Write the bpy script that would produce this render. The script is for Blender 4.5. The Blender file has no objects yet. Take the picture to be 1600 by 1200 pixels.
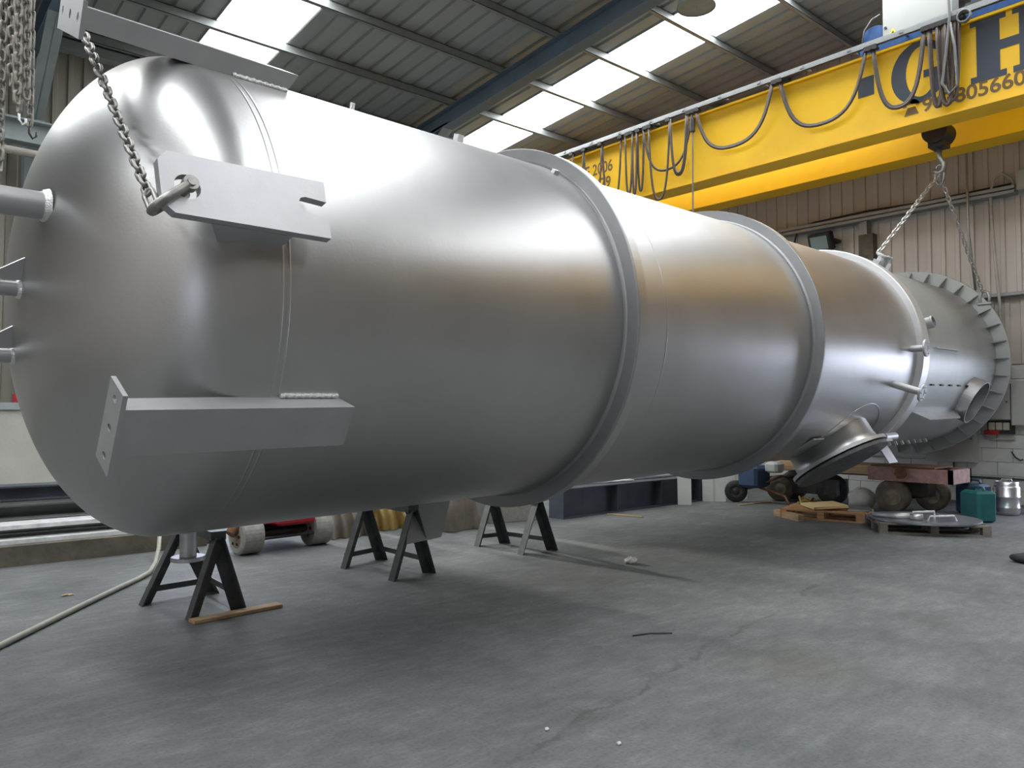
import bpy, math, random
from mathutils import Matrix, Vector
random.seed(7)
PI = math.pi
scene = bpy.context.scene
C = scene.collection

# ------------------------------------------------------------------ camera, sky, exposure
cam_d = bpy.data.cameras.new('camera'); cam = bpy.data.objects.new('camera', cam_d); C.objects.link(cam)
cam_d.sensor_width = 36.0; cam_d.lens = 1211.5 / 1600 * 36.0; cam_d.clip_end = 200
_l = Vector((1400, -50, -1211.5)).normalized(); _t = Vector((-1050, -45, -1211.5))
_t = (_t - _l * _l.dot(_t)).normalized(); _u = _l.cross(_t)
Rm = Matrix((_l, _t, _u)).to_4x4()
cam.matrix_world = Matrix.Translation((0, 0, 1.6)) @ Rm
scene.camera = cam
vs = scene.view_settings
vs.view_transform = 'Standard'; vs.look = 'None'; vs.gamma = 1.0; vs.use_curve_mapping = False
vs.exposure = 0.16
SKY = 8.0; SKYLIGHT = 12.0
w = bpy.data.worlds.new('overcast_sky'); scene.world = w; w.use_nodes = True
bg = w.node_tree.nodes['Background']; bg.inputs[0].default_value = (0.75, 0.81, 1.0, 1); bg.inputs[1].default_value = SKY

def portal(loc, rot, sx, sy):
    ld = bpy.data.lights.new('door_portal', 'AREA'); ld.shape = 'RECTANGLE'; ld.size = sx; ld.size_y = sy
    ld.cycles.is_portal = True
    o = bpy.data.objects.new('door_portal', ld); C.objects.link(o); o.location = loc; o.rotation_euler = rot
    return o

sd = bpy.data.lights.new('hazy_sun', 'SUN'); sd.energy = 2.6; sd.angle = math.radians(2.5); sd.color = (1.0, 0.97, 0.92)
sun = bpy.data.objects.new('hazy_sun', sd); C.objects.link(sun)
sun.rotation_euler = Vector((0.03, -1.0, -0.30)).to_track_quat('-Z', 'Y').to_euler()

# ------------------------------------------------------------------ materials
def mat(name, col, rough=0.6, metal=0.0, var=0.0, scale=6.0, bump=0.0, bscale=None, emit=0.0, col2=None, stretch=None, det=5.0, spec=None, rvar=0.0):
    m = bpy.data.materials.new(name); m.use_nodes = True
    nt = m.node_tree; b = nt.nodes['Principled BSDF']
    b.inputs['Roughness'].default_value = rough; b.inputs['Metallic'].default_value = metal
    if spec is not None: b.inputs['Specular IOR Level'].default_value = spec
    b.inputs['Base Color'].default_value = (*col, 1)
    tc = nt.nodes.new('ShaderNodeTexCoord'); mp = nt.nodes.new('ShaderNodeMapping')
    nt.links.new(tc.outputs['Object'], mp.inputs[0])
    if stretch: mp.inputs['Scale'].default_value = stretch
    if var > 0 or col2:
        n = nt.nodes.new('ShaderNodeTexNoise'); n.inputs['Scale'].default_value = scale; n.inputs['Detail'].default_value = det
        n.inputs['Roughness'].default_value = 0.6
        nt.links.new(mp.outputs[0], n.inputs['Vector'])
        r = nt.nodes.new('ShaderNodeValToRGB')
        r.color_ramp.elements[0].position = 0.3; r.color_ramp.elements[1].position = 0.7
        c2 = col2 or tuple(min(1, c * (1 + var)) for c in col)
        c1 = col if col2 else tuple(c * (1 - var) for c in col)
        r.color_ramp.elements[0].color = (*c1, 1); r.color_ramp.elements[1].color = (*c2, 1)
        nt.links.new(n.outputs['Fac'], r.inputs[0]); nt.links.new(r.outputs[0], b.inputs['Base Color'])
        if rvar:
            mr = nt.nodes.new('ShaderNodeMapRange'); mr.inputs[3].default_value = rough - rvar; mr.inputs[4].default_value = rough + rvar
            nt.links.new(n.outputs['Fac'], mr.inputs[0]); nt.links.new(mr.outputs[0], b.inputs['Roughness'])
    if bump > 0:
        n2 = nt.nodes.new('ShaderNodeTexNoise'); n2.inputs['Scale'].default_value = bscale or scale * 4; n2.inputs['Detail'].default_value = 4
        nt.links.new(mp.outputs[0], n2.inputs['Vector'])
        bp = nt.nodes.new('ShaderNodeBump'); bp.inputs['Strength'].default_value = bump; bp.inputs['Distance'].default_value = 0.02
        nt.links.new(n2.outputs['Fac'], bp.inputs['Height']); nt.links.new(bp.outputs[0], b.inputs['Normal'])
    if emit:
        b.inputs['Emission Color'].default_value = (*col, 1); b.inputs['Emission Strength'].default_value = emit
    return m

M = {}
M['vessel'] = mat('satin_steel', (0.50, 0.495, 0.49), 0.37, 0.94, var=0.05, scale=1.4, bump=0.03, bscale=55, rvar=0.03)
M['skirt'] = mat('grey_primed_steel', (0.44, 0.455, 0.44), 0.42, 0.5, var=0.06, scale=2.5, bump=0.03, bscale=60)
M['steel'] = mat('matt_silver_steel', (0.50, 0.50, 0.51), 0.48, 0.75, var=0.05, scale=5, bump=0.03, bscale=70)
M['ring'] = mat('ring_steel', (0.33, 0.333, 0.336), 0.45, 0.75, var=0.05, scale=5, bump=0.03, bscale=70)
M['flange'] = mat('toplit_flange_steel', (0.72, 0.72, 0.72), 0.42, 0.7, var=0.05, scale=5)  # light from above on the rim is put into this paler colour
M['weld'] = mat('bright_weld', (0.80, 0.80, 0.80), 0.32, 1.0, bump=0.6, bscale=120)
M['galv'] = mat('galvanised_steel', (0.55, 0.55, 0.53), 0.42, 0.85, var=0.12, scale=30)
M['chain'] = mat('dull_chain_steel', (0.32, 0.31, 0.29), 0.45, 0.75, var=0.2, scale=18)
M['oldchain'] = mat('old_chain_steel', (0.30, 0.28, 0.25), 0.6, 0.5, var=0.3, scale=12)
M['trestle'] = mat('dark_trestle_steel', (0.095, 0.10, 0.098), 0.55, 0.3, var=0.3, scale=9)
M['ibeam'] = mat('blue_grey_beam', (0.09, 0.103, 0.122), 0.45, 0.4, var=0.25, scale=2.2)
M['bearer'] = mat('dark_bearer_timber', (0.11, 0.095, 0.07), 0.85, 0, var=0.35, scale=4, bump=0.3, bscale=20)
M['oldbeam'] = mat('dark_green_grey_beam', (0.09, 0.10, 0.09), 0.5, 0.45, var=0.3, scale=3)
M['skylitsteel'] = mat('skylit_scuffed_steel', (0.85, 0.86, 0.85), 0.45, 0.3, var=0.25, scale=7)  # skylight falling on the bars is put into the near-white colour
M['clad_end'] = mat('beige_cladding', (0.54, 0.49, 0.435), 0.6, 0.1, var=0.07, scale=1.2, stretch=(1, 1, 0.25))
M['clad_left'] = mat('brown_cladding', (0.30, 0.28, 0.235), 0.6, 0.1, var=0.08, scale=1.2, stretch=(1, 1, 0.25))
M['deck'] = mat('grey_roof_deck', (0.335, 0.35, 0.335), 0.6, 0.1, var=0.1, scale=1.5, stretch=(1, 0.2, 1))
M['roofback'] = mat('roof_top_sheet', (0.20, 0.20, 0.19), 0.8)
M['purlin'] = mat('galvanised_purlin', (0.30, 0.315, 0.31), 0.5, 0.35, var=0.1, scale=4)
M['rafter'] = mat('blue_painted_steel', (0.13, 0.18, 0.225), 0.5, 0.1, var=0.12, scale=3)
M['column'] = mat('grey_green_steel', (0.34, 0.385, 0.385), 0.55, 0.1, var=0.12, scale=3)
M['block'] = mat('painted_block', (0.60, 0.60, 0.565), 0.8, 0, var=0.07, scale=5, bump=0.3, bscale=60)
M['mortar'] = mat('mortar', (0.42, 0.42, 0.40), 0.9, 0, var=0.06, scale=8)
M['render'] = mat('pale_render', (0.50, 0.49, 0.44), 0.85, 0, var=0.08, scale=1.6, bump=0.2, bscale=50)
M['yellow'] = mat('yellow_crane_paint', (0.98, 0.56, 0.008), 0.42, 0, var=0.06, scale=1.5)
M['navy'] = mat('dark_letter_paint', (0.045, 0.055, 0.075), 0.5)
M['brownink'] = mat('brown_digit_paint', (0.17, 0.10, 0.035), 0.55)
M['alu'] = mat('aluminium_track', (0.42, 0.43, 0.43), 0.38, 0.7, var=0.08, scale=20)
M['cable'] = mat('brown_flat_cable', (0.07, 0.047, 0.034), 0.55, var=0.2, scale=10)
M['cablegrey'] = mat('grey_cable', (0.17, 0.17, 0.17), 0.5, var=0.15, scale=10)
M['cabinet'] = mat('pale_grey_enamel', (0.36, 0.365, 0.345), 0.45, 0, var=0.03, scale=2)
M['wallbox'] = mat('grey_wall_box', (0.47, 0.47, 0.43), 0.5, 0, var=0.03, scale=2)
M['blue'] = mat('blue_motor_paint', (0.012, 0.06, 0.19), 0.4, 0, var=0.2, scale=12)
M['black'] = mat('black_rubber', (0.018, 0.018, 0.02), 0.6, 0, var=0.3, scale=14)
M['dark'] = mat('dark_steel', (0.05, 0.048, 0.045), 0.5, 0.4, var=0.3, scale=10)
M['glass'] = mat('floodlight_glass', (0.20, 0.26, 0.25), 0.12, 0.0, spec=0.8)
M['sticker'] = mat('yellow_sticker', (0.85, 0.62, 0.03), 0.5)
M['red'] = mat('red_paint', (0.42, 0.02, 0.03), 0.45, 0, var=0.2, scale=9)
M['pink'] = mat('faded_red_paint', (0.42, 0.25, 0.22), 0.65, 0, col2=(0.24, 0.13, 0.11), scale=9)
M['rust'] = mat('rusty_steel', (0.16, 0.075, 0.035), 0.75, 0.2, var=0.4, scale=14)
M['tyre'] = mat('dusty_tyre', (0.13, 0.105, 0.08), 0.85, 0, var=0.3, scale=9)
M['hub'] = mat('dusty_hub', (0.27, 0.22, 0.16), 0.8, 0, var=0.3, scale=12)
M['solidwheel'] = mat('grey_solid_wheel', (0.33, 0.32, 0.29), 0.75, 0, var=0.2, scale=14)
M['wood'] = mat('pallet_wood', (0.52, 0.29, 0.13), 0.75, 0, var=0.22, scale=5, stretch=(1, 1, 6), bump=0.2, bscale=30)
M['woodold'] = mat('old_timber', (0.46, 0.31, 0.17), 0.8, 0, var=0.3, scale=5, stretch=(1, 0.3, 4), bump=0.2, bscale=30)
M['greypallet'] = mat('weathered_pallet_wood', (0.19, 0.17, 0.14), 0.85, 0, var=0.3, scale=6, bump=0.2, bscale=30)
M['cream'] = mat('pale_yellow_board', (0.92, 0.72, 0.34), 0.5, 0, var=0.05, scale=4)
M['sack'] = mat('white_sack', (0.55, 0.54, 0.50), 0.85, 0, var=0.12, scale=6)
M['jerrygreen'] = mat('green_plastic', (0.012, 0.115, 0.115), 0.45, 0, var=0.15, scale=5)
M['jerryblue'] = mat('blue_plastic', (0.04, 0.07, 0.14), 0.45, 0, var=0.15, scale=5)
M['keg'] = mat('keg_steel', (0.72, 0.73, 0.76), 0.3, 0.95, var=0.06, scale=8)
M['tarp'] = mat('brown_canvas', (0.17, 0.145, 0.11), 0.85, 0, var=0.25, scale=4)
M['tarpyellow'] = mat('ochre_canvas', (0.30, 0.20, 0.06), 0.85, 0, var=0.3, scale=4)
M['paper'] = mat('white_scrap', (0.62, 0.60, 0.58), 0.8, 0, var=0.2, scale=40)
M['hose'] = mat('pale_grey_hose', (0.36, 0.35, 0.30), 0.6, 0, var=0.12, scale=20)
M['lamp'] = mat('lamp_grey', (0.30, 0.32, 0.29), 0.5, 0.2, var=0.08, scale=8)
M['plate'] = mat('round_steel_plate', (0.36, 0.38, 0.41), 0.33, 0.8, var=0.12, scale=6)
M['beige'] = mat('beige_plastic', (0.55, 0.50, 0.40), 0.5)
M['pipe'] = mat('painted_pipe', (0.42, 0.39, 0.34), 0.55, 0, var=0.12, scale=9)
M['skylight'] = mat('backlit_fibreglass', (0.93, 0.97, 1.0), 0.5, emit=SKYLIGHT)

def floor_mat():
    m = bpy.data.materials.new('worn_concrete'); m.use_nodes = True
    nt = m.node_tree; b = nt.nodes['Principled BSDF']; N = nt.nodes.new; L = nt.links.new
    tc = N('ShaderNodeTexCoord'); co = tc.outputs['Object']
    def noise(scale, det, rough=0.6, st=None, rot=0):
        mp = N('ShaderNodeMapping'); L(co, mp.inputs[0])
        if st: mp.inputs['Scale'].default_value = st
        mp.inputs['Rotation'].default_value = (0, 0, rot)
        n = N('ShaderNodeTexNoise'); n.inputs['Scale'].default_value = scale; n.inputs['Detail'].default_value = det; n.inputs['Roughness'].default_value = rough
        L(mp.outputs[0], n.inputs['Vector']); return n.outputs['Fac']
    def ramp(f, stops):
        r = N('ShaderNodeValToRGB'); e = r.color_ramp.elements
        while len(e) < len(stops): e.new(0.5)
        for i, (p, c) in enumerate(stops): e[i].position = p; e[i].color = (*c, 1)
        L(f, r.inputs[0]); return r.outputs[0]
    def mix(kind, fac, a, bb):
        x = N('ShaderNodeMix'); x.data_type = 'RGBA'; x.blend_type = kind
        if isinstance(fac, float): x.inputs['Factor'].default_value = fac
        else: L(fac, x.inputs['Factor'])
        L(a, x.inputs['A']); L(bb, x.inputs['B']); return x.outputs['Result']
    base = ramp(noise(0.8, 8, 0.68), [(0.32, (0.098, 0.104, 0.103)), (0.5, (0.135, 0.142, 0.139)), (0.68, (0.178, 0.185, 0.180))])
    # pale streaky scuffs lying along the hall
    st = ramp(noise(6.0, 10, 0.75, (0.6, 1.5, 1), -0.15), [(0.36, (0.82, 0.82, 0.83)), (0.52, (0.98, 0.98, 0.98)), (0.66, (1.22, 1.23, 1.21))])
    c = mix('MULTIPLY', 1.0, base, st)
    sp = ramp(noise(45, 4, 0.7), [(0.30, (0.74, 0.74, 0.73)), (0.46, (1, 1, 1)), (0.72, (1.16, 1.16, 1.16))])
    c = mix('MULTIPLY', 1.0, c, sp)
    def math_(op, a_, b_=None):
        n = N('ShaderNodeMath'); n.operation = op
        for k, v in enumerate((a_, b_)):
            if v is None: continue
            if isinstance(v, (int, float)): n.inputs[k].default_value = v
            else: L(v, n.inputs[k])
        return n.outputs[0]
    def brown_mix(c, f, amount, col):
        br = N('ShaderNodeRGB'); br.outputs[0].default_value = (*col, 1)
        return mix('MIX', math_('MULTIPLY', f, amount), c, br.outputs[0])
    # brown oil stains
    ns = ramp(noise(1.3, 6, 0.65), [(0.60, (0, 0, 0)), (0.78, (1, 1, 1))])
    c = brown_mix(c, ns, 0.4, (0.085, 0.072, 0.055))
    sep = N('ShaderNodeSeparateXYZ'); L(co, sep.inputs[0]); fx, fy = sep.outputs[0], sep.outputs[1]
    # one long meandering crack and the rusty patch beside it
    ln = math_('SUBTRACT', math_('SUBTRACT', fy, 2.78), math_('MULTIPLY', math_('SUBTRACT', fx, 2.6), 0.205))
    ln = math_('ADD', ln, math_('MULTIPLY', math_('SUBTRACT', noise(1.6, 6, 0.7), 0.5), 0.45))
    cr = N('ShaderNodeMapRange'); cr.inputs[1].default_value = 0.004; cr.inputs[2].default_value = 0.030; cr.inputs[3].default_value = 1; cr.inputs[4].default_value = 0
    L(math_('ABSOLUTE', ln), cr.inputs[0])
    ext = math_('MULTIPLY', math_('GREATER_THAN', fx, 2.2), math_('LESS_THAN', fx, 7.2))
    brk = ramp(noise(3.0, 3, 0.5), [(0.42, (0, 0, 0)), (0.56, (1, 1, 1))])
    c = brown_mix(c, math_('MULTIPLY', math_('MULTIPLY', cr.outputs[0], ext), brk), 0.55, (0.055, 0.05, 0.042))
    dd = math_('SQRT', math_('ADD', math_('POWER', math_('SUBTRACT', fx, 4.66), 2), math_('POWER', math_('SUBTRACT', fy, 2.62), 2)))
    pr = N('ShaderNodeMapRange'); pr.inputs[1].default_value = 0.05; pr.inputs[2].default_value = 0.55; pr.inputs[3].default_value = 1; pr.inputs[4].default_value = 0
    L(dd, pr.inputs[0])
    c = brown_mix(c, math_('MULTIPLY', pr.outputs[0], noise(9, 5, 0.7)), 0.6, (0.12, 0.09, 0.06))
    L(c, b.inputs['Base Color'])
    b.inputs['Specular IOR Level'].default_value = 0.35
    rr = N('ShaderNodeMapRange'); rr.inputs[3].default_value = 0.55; rr.inputs[4].default_value = 0.85
    L(noise(1.8, 5), rr.inputs[0]); L(rr.outputs[0], b.inputs['Roughness'])
    bp = N('ShaderNodeBump'); bp.inputs['Strength'].default_value = 0.25; bp.inputs['Distance'].default_value = 0.01
    L(noise(14, 6, 0.7), bp.inputs['Height']); L(bp.outputs[0], b.inputs['Normal'])
    return m
M['floor'] = floor_mat()

# ------------------------------------------------------------------ mesh helpers
class MB:
    def __init__(s): s.v = []; s.f = []; s.sm = []
    def add(s, vs, fs, smooth=False, mx=None):
        o = len(s.v)
        s.v += [tuple(mx @ Vector(p)) if mx is not None else tuple(p) for p in vs]
        s.f += [tuple(i + o for i in f) for f in fs]; s.sm += [smooth] * len(fs); return s
    def box(s, a, b, mx=None):
        x0, y0, z0 = a; x1, y1, z1 = b
        return s.add([(x0,y0,z0),(x1,y0,z0),(x1,y1,z0),(x0,y1,z0),(x0,y0,z1),(x1,y0,z1),(x1,y1,z1),(x0,y1,z1)],
                     [(0,3,2,1),(4,5,6,7),(0,1,5,4),(1,2,6,5),(2,3,7,6),(3,0,4,7)], False, mx)
    def cbox(s, a, b, c=0.01, mx=None):    # box with chamfered edges (rounded look), built as stacked loops in z
        x0, y0, z0 = a; x1, y1, z1 = b
        def lp(i, z): return [(x0+i+c,y0+i,z),(x1-i-c,y0+i,z),(x1-i,y0+i+c,z),(x1-i,y1-i-c,z),(x1-i-c,y1-i,z),(x0+i+c,y1-i,z),(x0+i,y1-i-c,z),(x0+i,y0+i+c,z)]
        V = lp(c, z0) + lp(0, z0+c) + lp(0, z1-c) + lp(c, z1); F = [tuple(range(7,-1,-1)), tuple(range(24,32))]
        for k in range(3):
            for i in range(8): j = (i+1) % 8; F.append((k*8+i, k*8+j, k*8+8+j, k*8+8+i))
        return s.add(V, F, False, mx)
    def prism(s, poly, h0, h1, mx=None):   # poly in xy, extruded z h0..h1 (ccw)
        n = len(poly)
        V = [(x,y,h0) for x,y in poly] + [(x,y,h1) for x,y in poly]
        F = [tuple(range(n-1,-1,-1)), tuple(range(n,2*n))] + [(i,(i+1)%n,n+(i+1)%n,n+i) for i in range(n)]
        return s.add(V, F, False, mx)
    def lathe(s, prof, n=32, mx=None, smooth=True, close=False):   # prof (axial, radius) about X axis
        V = []; F = []
        for a, r in prof:
            for i in range(n):
                t = 2*PI*i/n; V.append((a, -r*math.sin(t), r*math.cos(t)))
        m = len(prof); R_ = range(m if close else m-1)
        for k in R_:
            k2 = (k+1) % m
            for i in range(n):
                j = (i+1) % n; F.append((k*n+i, k2*n+i, k2*n+j, k*n+j))
        return s.add(V, F, smooth, mx)
    def disc(s, x, r, n=32, mx=None, flip=False):
        V = [(x, -r*math.sin(2*PI*i/n), r*math.cos(2*PI*i/n)) for i in range(n)]
        return s.add(V, [tuple(range(n)) if not flip else tuple(range(n-1,-1,-1))], False, mx)
    def cyl(s, p0, p1, r, n=16, r1=None, cap=True, mx=None):
        p0 = Vector(p0); p1 = Vector(p1); ax = (p1-p0); Lh = ax.length
        m = Matrix.Translation(p0) @ ax.to_track_quat('X', 'Z').to_matrix().to_4x4()
        if mx is not None: m = mx @ m
        r1 = r if r1 is None else r1
        s.lathe([(0, r), (Lh, r1)], n, m)
        if cap: s.disc(0, r, n, m); s.disc(Lh, r1, n, m, True)
        return s
    def tube(s, pts, r, n=8, closed=False, mx=None, flat=None):
        pts = [Vector(p) for p in pts]; m = len(pts); V = []; F = []
        up = None
        for k, p in enumerate(pts):
            a = pts[(k-1) % m] if (closed or k > 0) else p
            b = pts[(k+1) % m] if (closed or k < m-1) else p
            t = (b-a).normalized()
            if up is None: up = Vector((0,0,1)) if abs(t.z) < 0.9 else Vector((1,0,0))
            e1 = (up - t*up.dot(t)).normalized(); e2 = t.cross(e1); up = e1
            for i in range(n):
                q = 2*PI*i/n; V.append(p + e1*(r*math.cos(q)) + e2*((flat or r)*math.sin(q)))
        for k in range(m if closed else m-1):
            k2 = (k+1) % m
            for i in range(n): j = (i+1) % n; F.append((k*n+i, k*n+j, k2*n+j, k2*n+i))
        if not closed: F.append(tuple(range(n-1,-1,-1))); F.append(tuple(range((m-1)*n, m*n)))
        return s.add(V, F, True, mx)
    def bar(s, p0, p1, wy, wz, up=(0,0,1)):  # rectangular bar between two points
        p0 = Vector(p0); p1 = Vector(p1); t = (p1-p0).normalized(); up = Vector(up)
        e2 = (up - t*up.dot(t)).normalized(); e1 = e2.cross(t)
        V = []
        for p in (p0, p1):
            for a, b in ((-1,-1),(1,-1),(1,1),(-1,1)): V.append(p + e1*(a*wy/2) + e2*(b*wz/2))
        return s.add(V, [(3,2,1,0),(4,5,6,7),(0,1,5,4),(1,2,6,5),(2,3,7,6),(3,0,4,7)])
    def angle(s, p0, p1, a, th, d1, d2):    # L-section between points; legs a along d1 and d2
        p0 = Vector(p0); p1 = Vector(p1); d1 = Vector(d1); d2 = Vector(d2)
        pr = [(0,0),(a,0),(a,th),(th,th),(th,a),(0,a)]
        V = [p + d1*x + d2*y for p in (p0,p1) for x,y in pr]
        F = [(5,4,3,2,1,0),(6,7,8,9,10,11)] + [(i,(i+1)%6,6+(i+1)%6,6+i) for i in range(6)]
        return s.add(V, F)
    def mesh(s, name):
        me = bpy.data.meshes.new(name); me.from_pydata(s.v, [], s.f)
        me.polygons.foreach_set('use_smooth', s.sm); me.update()
        import bmesh
        bm = bmesh.new(); bm.from_mesh(me); bmesh.ops.recalc_face_normals(bm, faces=bm.faces); bm.to_mesh(me); bm.free()
        return me
    def build(s, name, m, parent=None):
        return obj(name, s.mesh(name), m, parent)

def obj(name, me, m=None, parent=None):
    if m is not None and not me.materials: me.materials.append(M[m])
    o = bpy.data.objects.new(name, me); C.objects.link(o)
    if parent is not None: o.parent = parent
    return o
def tag(o, label, cat, group=None):
    o['label'] = label; o['category'] = cat
    if group: o['group'] = group
    return o
def thing(name, label, cat, loc=(0,0,0), rz=0.0, group=None):
    o = bpy.data.objects.new(name, None); C.objects.link(o); o.empty_display_size = 0.1
    o.location = loc; o.rotation_euler = (0,0,rz); return tag(o, label, cat, group)
def structure(o): o['kind'] = 'structure'; return o
def copy_tree(o, parent=None):
    c = o.copy(); C.objects.link(c)
    if parent is not None: c.parent = parent
    for ch in list(o.children): copy_tree(ch, c)
    return c
TX = lambda x,y,z: Matrix.Translation((x,y,z))
RZ = lambda a: Matrix.Rotation(a,4,'Z')
RX = lambda a: Matrix.Rotation(a,4,'X')
RY = lambda a: Matrix.Rotation(a,4,'Y')

# ------------------------------------------------------------------ the hall
XE, XG, YL, YR = 15.9, -10.0, 16.0, -12.0
RIDGE_Y = 2.0; M_R = 0.088; Z0 = 9.84
def deck_z(y): return Z0 - M_R*y if y >= RIDGE_Y else Z0 - M_R*(2*RIDGE_Y - y)
STRIPS = [(-8.5,-7.17), (-1.8,-0.47), (4.9,6.25), (11.6,12.93)]  # first strip is unseen, kept to brighten the domed head

fl = structure(MB().box((-40,-40,-0.2),(XE+30,45,0.0)).build('floor', 'floor'))

# end wall (behind the crane)
we = MB()
EY0, EY1, EZ = 1.5, 3.75, 2.5
we.box((XE+0.03,YR,0),(XE+0.35,EY0,2.5)); we.box((XE+0.03,EY1,0),(XE+0.35,YL,2.5))
we.box((XE+0.10,YR,2.5),(XE+0.35,YL,9.9))
we = structure(we.build('wall_end', 'mortar'))
bl = MB().cbox((0,-0.247,-0.1225),(0.08,0.247,0.1225),0.006).mesh('block')
bl.materials.append(M['block'])
for c in range(10):
    for k in range(12):
        y = 4.15 + 0.5*k + (0.25 if c % 2 else 0)
        o = obj('block', bl, None, we); o.location = (XE-0.012+random.uniform(-.003,.003), y, 0.125+0.25*c)
def clad_mesh(name, width, h, rib=0.25, depth=0.035, m='clad_end'):
    # vertical sheet: lies in local YZ plane, ribs towards -X
    pr = []; n = int(round(width/rib))
    for i in range(n):
        y = i*rib
        pr += [(0,y),(0,y+rib*0.62),(-depth,y+rib*0.66),(-depth,y+rib*0.94)]
    pr.append((0,width))
    V = [(x,y,z) for z in (0,h) for x,y in pr]; k = len(pr)
    b = MB().add(V, [(i,i+1,k+i+1,k+i) for i in range(k-1)])
    # closed back
    b.box((0.006,0,0),(0.03,width,h))
    me = b.mesh(name); me.materials.append(M[m]); return me
cm = clad_mesh('cladding_sheet', 1.0, 5.75, rib=0.25)
cl = clad_mesh('cladding_sheet', 1.0, 1.25, rib=0.25)
for k in range(int(YL-YR)):
    y = YR + k
    o = obj('cladding_sheet', cm, None, we); o.location = (XE-0.10, y, 3.80)
    o = obj('cladding_sheet', cl, None, we); o.location = (XE+0.06, y, 2.52)
MB().box((XE-0.16,2.0,3.74),(XE+0.1,YL,3.80)).build('ledge', 'purlin', we)
dj = MB()
dj.box((XE-.06,EY0-.15,0),(XE+.35,EY0,EZ+.15)); dj.box((XE-.06,EY1,0),(XE+.35,EY1+.12,EZ+.15)); dj.box((XE-.06,EY0,EZ),(XE+.35,EY1,EZ+.15))
structure(dj.build('door_2', 'column'))
portal((XE+.3, 0.5*(EY0+EY1), EZ/2), (0,PI/2,0), EZ, EY1-EY0)

# left wall, doorway hidden behind the vessel
DX0, DX1, DZ = 4.5, 7.2, 4.0
wl = MB()
for x0,x1,z0,z1 in ((XG,DX0,0,1.72),(DX1,XE+.35,0,1.72)): wl.box((x0,YL-.45,z0),(x1,YL+.3,z1))
for x0,x1,z0,z1 in ((XG,DX0,1.72,9.5),(DX1,XE+.35,1.72,9.5),(DX0,DX1,DZ,9.5)): wl.box((x0,YL+.08,z0),(x1,YL+.3,z1))
wl = structure(wl.build('wall_left', 'render'))
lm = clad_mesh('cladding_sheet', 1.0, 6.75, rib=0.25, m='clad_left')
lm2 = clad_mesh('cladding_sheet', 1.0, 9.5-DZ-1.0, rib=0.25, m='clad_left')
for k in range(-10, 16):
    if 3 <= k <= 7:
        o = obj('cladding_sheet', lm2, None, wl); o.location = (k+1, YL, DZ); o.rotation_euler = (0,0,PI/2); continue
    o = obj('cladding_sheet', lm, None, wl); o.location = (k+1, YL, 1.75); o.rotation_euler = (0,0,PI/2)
MB().box((XG,YL-0.50,1.66),(DX0,YL+0.1,1.78)).build('ledge', 'column', wl)
MB().box((XG,YL-0.25,8.22),(XE,YL+0.05,8.40)).build('eaves_rail', 'column', wl)
dj = MB()
dj.box((DX0-.12,YL-.03,0),(DX0,YL+.3,DZ)); dj.box((DX1,YL-.03,0),(DX1+.12,YL+.3,DZ)); dj.box((DX0-.12,YL-.03,DZ),(DX1+.12,YL+.3,DZ+.12))
structure(dj.build('door_1', 'column'))
portal((0.5*(DX0+DX1), YL+.2, DZ/2), (-PI/2,0,0), DX1-DX0, DZ)

structure(MB().box((XG,YR-.3,0),(XE+.35,YR,9.9)).build('wall_right', 'clad_end'))
# gable behind the camera, with a narrow open doorway
GY0, GY1, GZ = -6.3, -3.8, 2.8
wg = MB()
wg.box((XG-.3,YR,0),(XG,GY0,9.9)); wg.box((XG-.3,GY1,0),(XG,YL,9.9)); wg.box((XG-.3,GY0,GZ),(XG,GY1,9.9))
structure(wg.build('wall_gable', 'clad_end'))
dj = MB()
dj.box((XG-.3,GY0-.15,0),(XG+.05,GY0,GZ)); dj.box((XG-.3,GY1,0),(XG+.05,GY1+.15,GZ)); dj.box((XG-.3,GY0-.15,GZ),(XG+.05,GY1+.15,GZ+.15))
structure(dj.build('door_3', 'column'))
portal((XG-.2, 0.5*(GY0+GY1), GZ/2), (0,-PI/2,0), GZ, GY1-GY0)

# roof
ce = MB()
for ya, yb in ((RIDGE_Y, YL+.3), (YR-.3, RIDGE_Y)):
    za, zb = deck_z(ya)+.10, deck_z(yb)+.10
    ce.add([(XG-.3,ya,za),(XE+.35,ya,za),(XE+.35,yb,zb),(XG-.3,yb,zb),(XG-.3,ya,za+.1),(XE+.35,ya,za+.1),(XE+.35,yb,zb+.1),(XG-.3,yb,zb+.1)],
           [(0,1,2,3),(4,5,6,7),(0,1,5,4),(1,2,6,5),(2,3,7,6),(3,0,4,7)])
ce = structure(ce.build('ceiling', 'roofback'))
def deck_mesh(width, ya, yb, m, rib=None, depth=0.045):
    n = max(1, int(round(width/0.34))); rib = width/n
    pr = []
    for i in range(n):
        x = i*rib
        pr += [(x,0),(x+rib*0.74,0),(x+rib*0.80,depth),(x+rib*0.94,depth)]
    pr.append((width,0))
    V = [(x,y,deck_z(y)+z) for y in (ya,yb) for x,z in pr]; k = len(pr)
    me = MB().add(V, [(i,i+1,k+i+1,k+i) for i in range(k-1)]).mesh('roof_sheet')
    me.materials.append(M[m]); return me
xs = []; x = XG
for a, b in STRIPS + [(XE+.3, None)]:
    n = max(1, round((a-x)/1.02)); xs += [(x+(a-x)*i/n, (a-x)/n) for i in range(n)]
    x = b
cache = {}
for ya, yb in ((RIDGE_Y, YL), (YR, RIDGE_Y)):
    for x, wd in xs:
        key = (round(wd,3), ya)
        if key not in cache: cache[key] = deck_mesh(wd, ya, yb, 'deck')
        o = obj('roof_sheet', cache[key], None, ce); o.location.x = x
PURL = [15.4, 13.75, 12.05, 10.43, 8.78, 7.18, 5.55, 3.9, 2.4]
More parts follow.
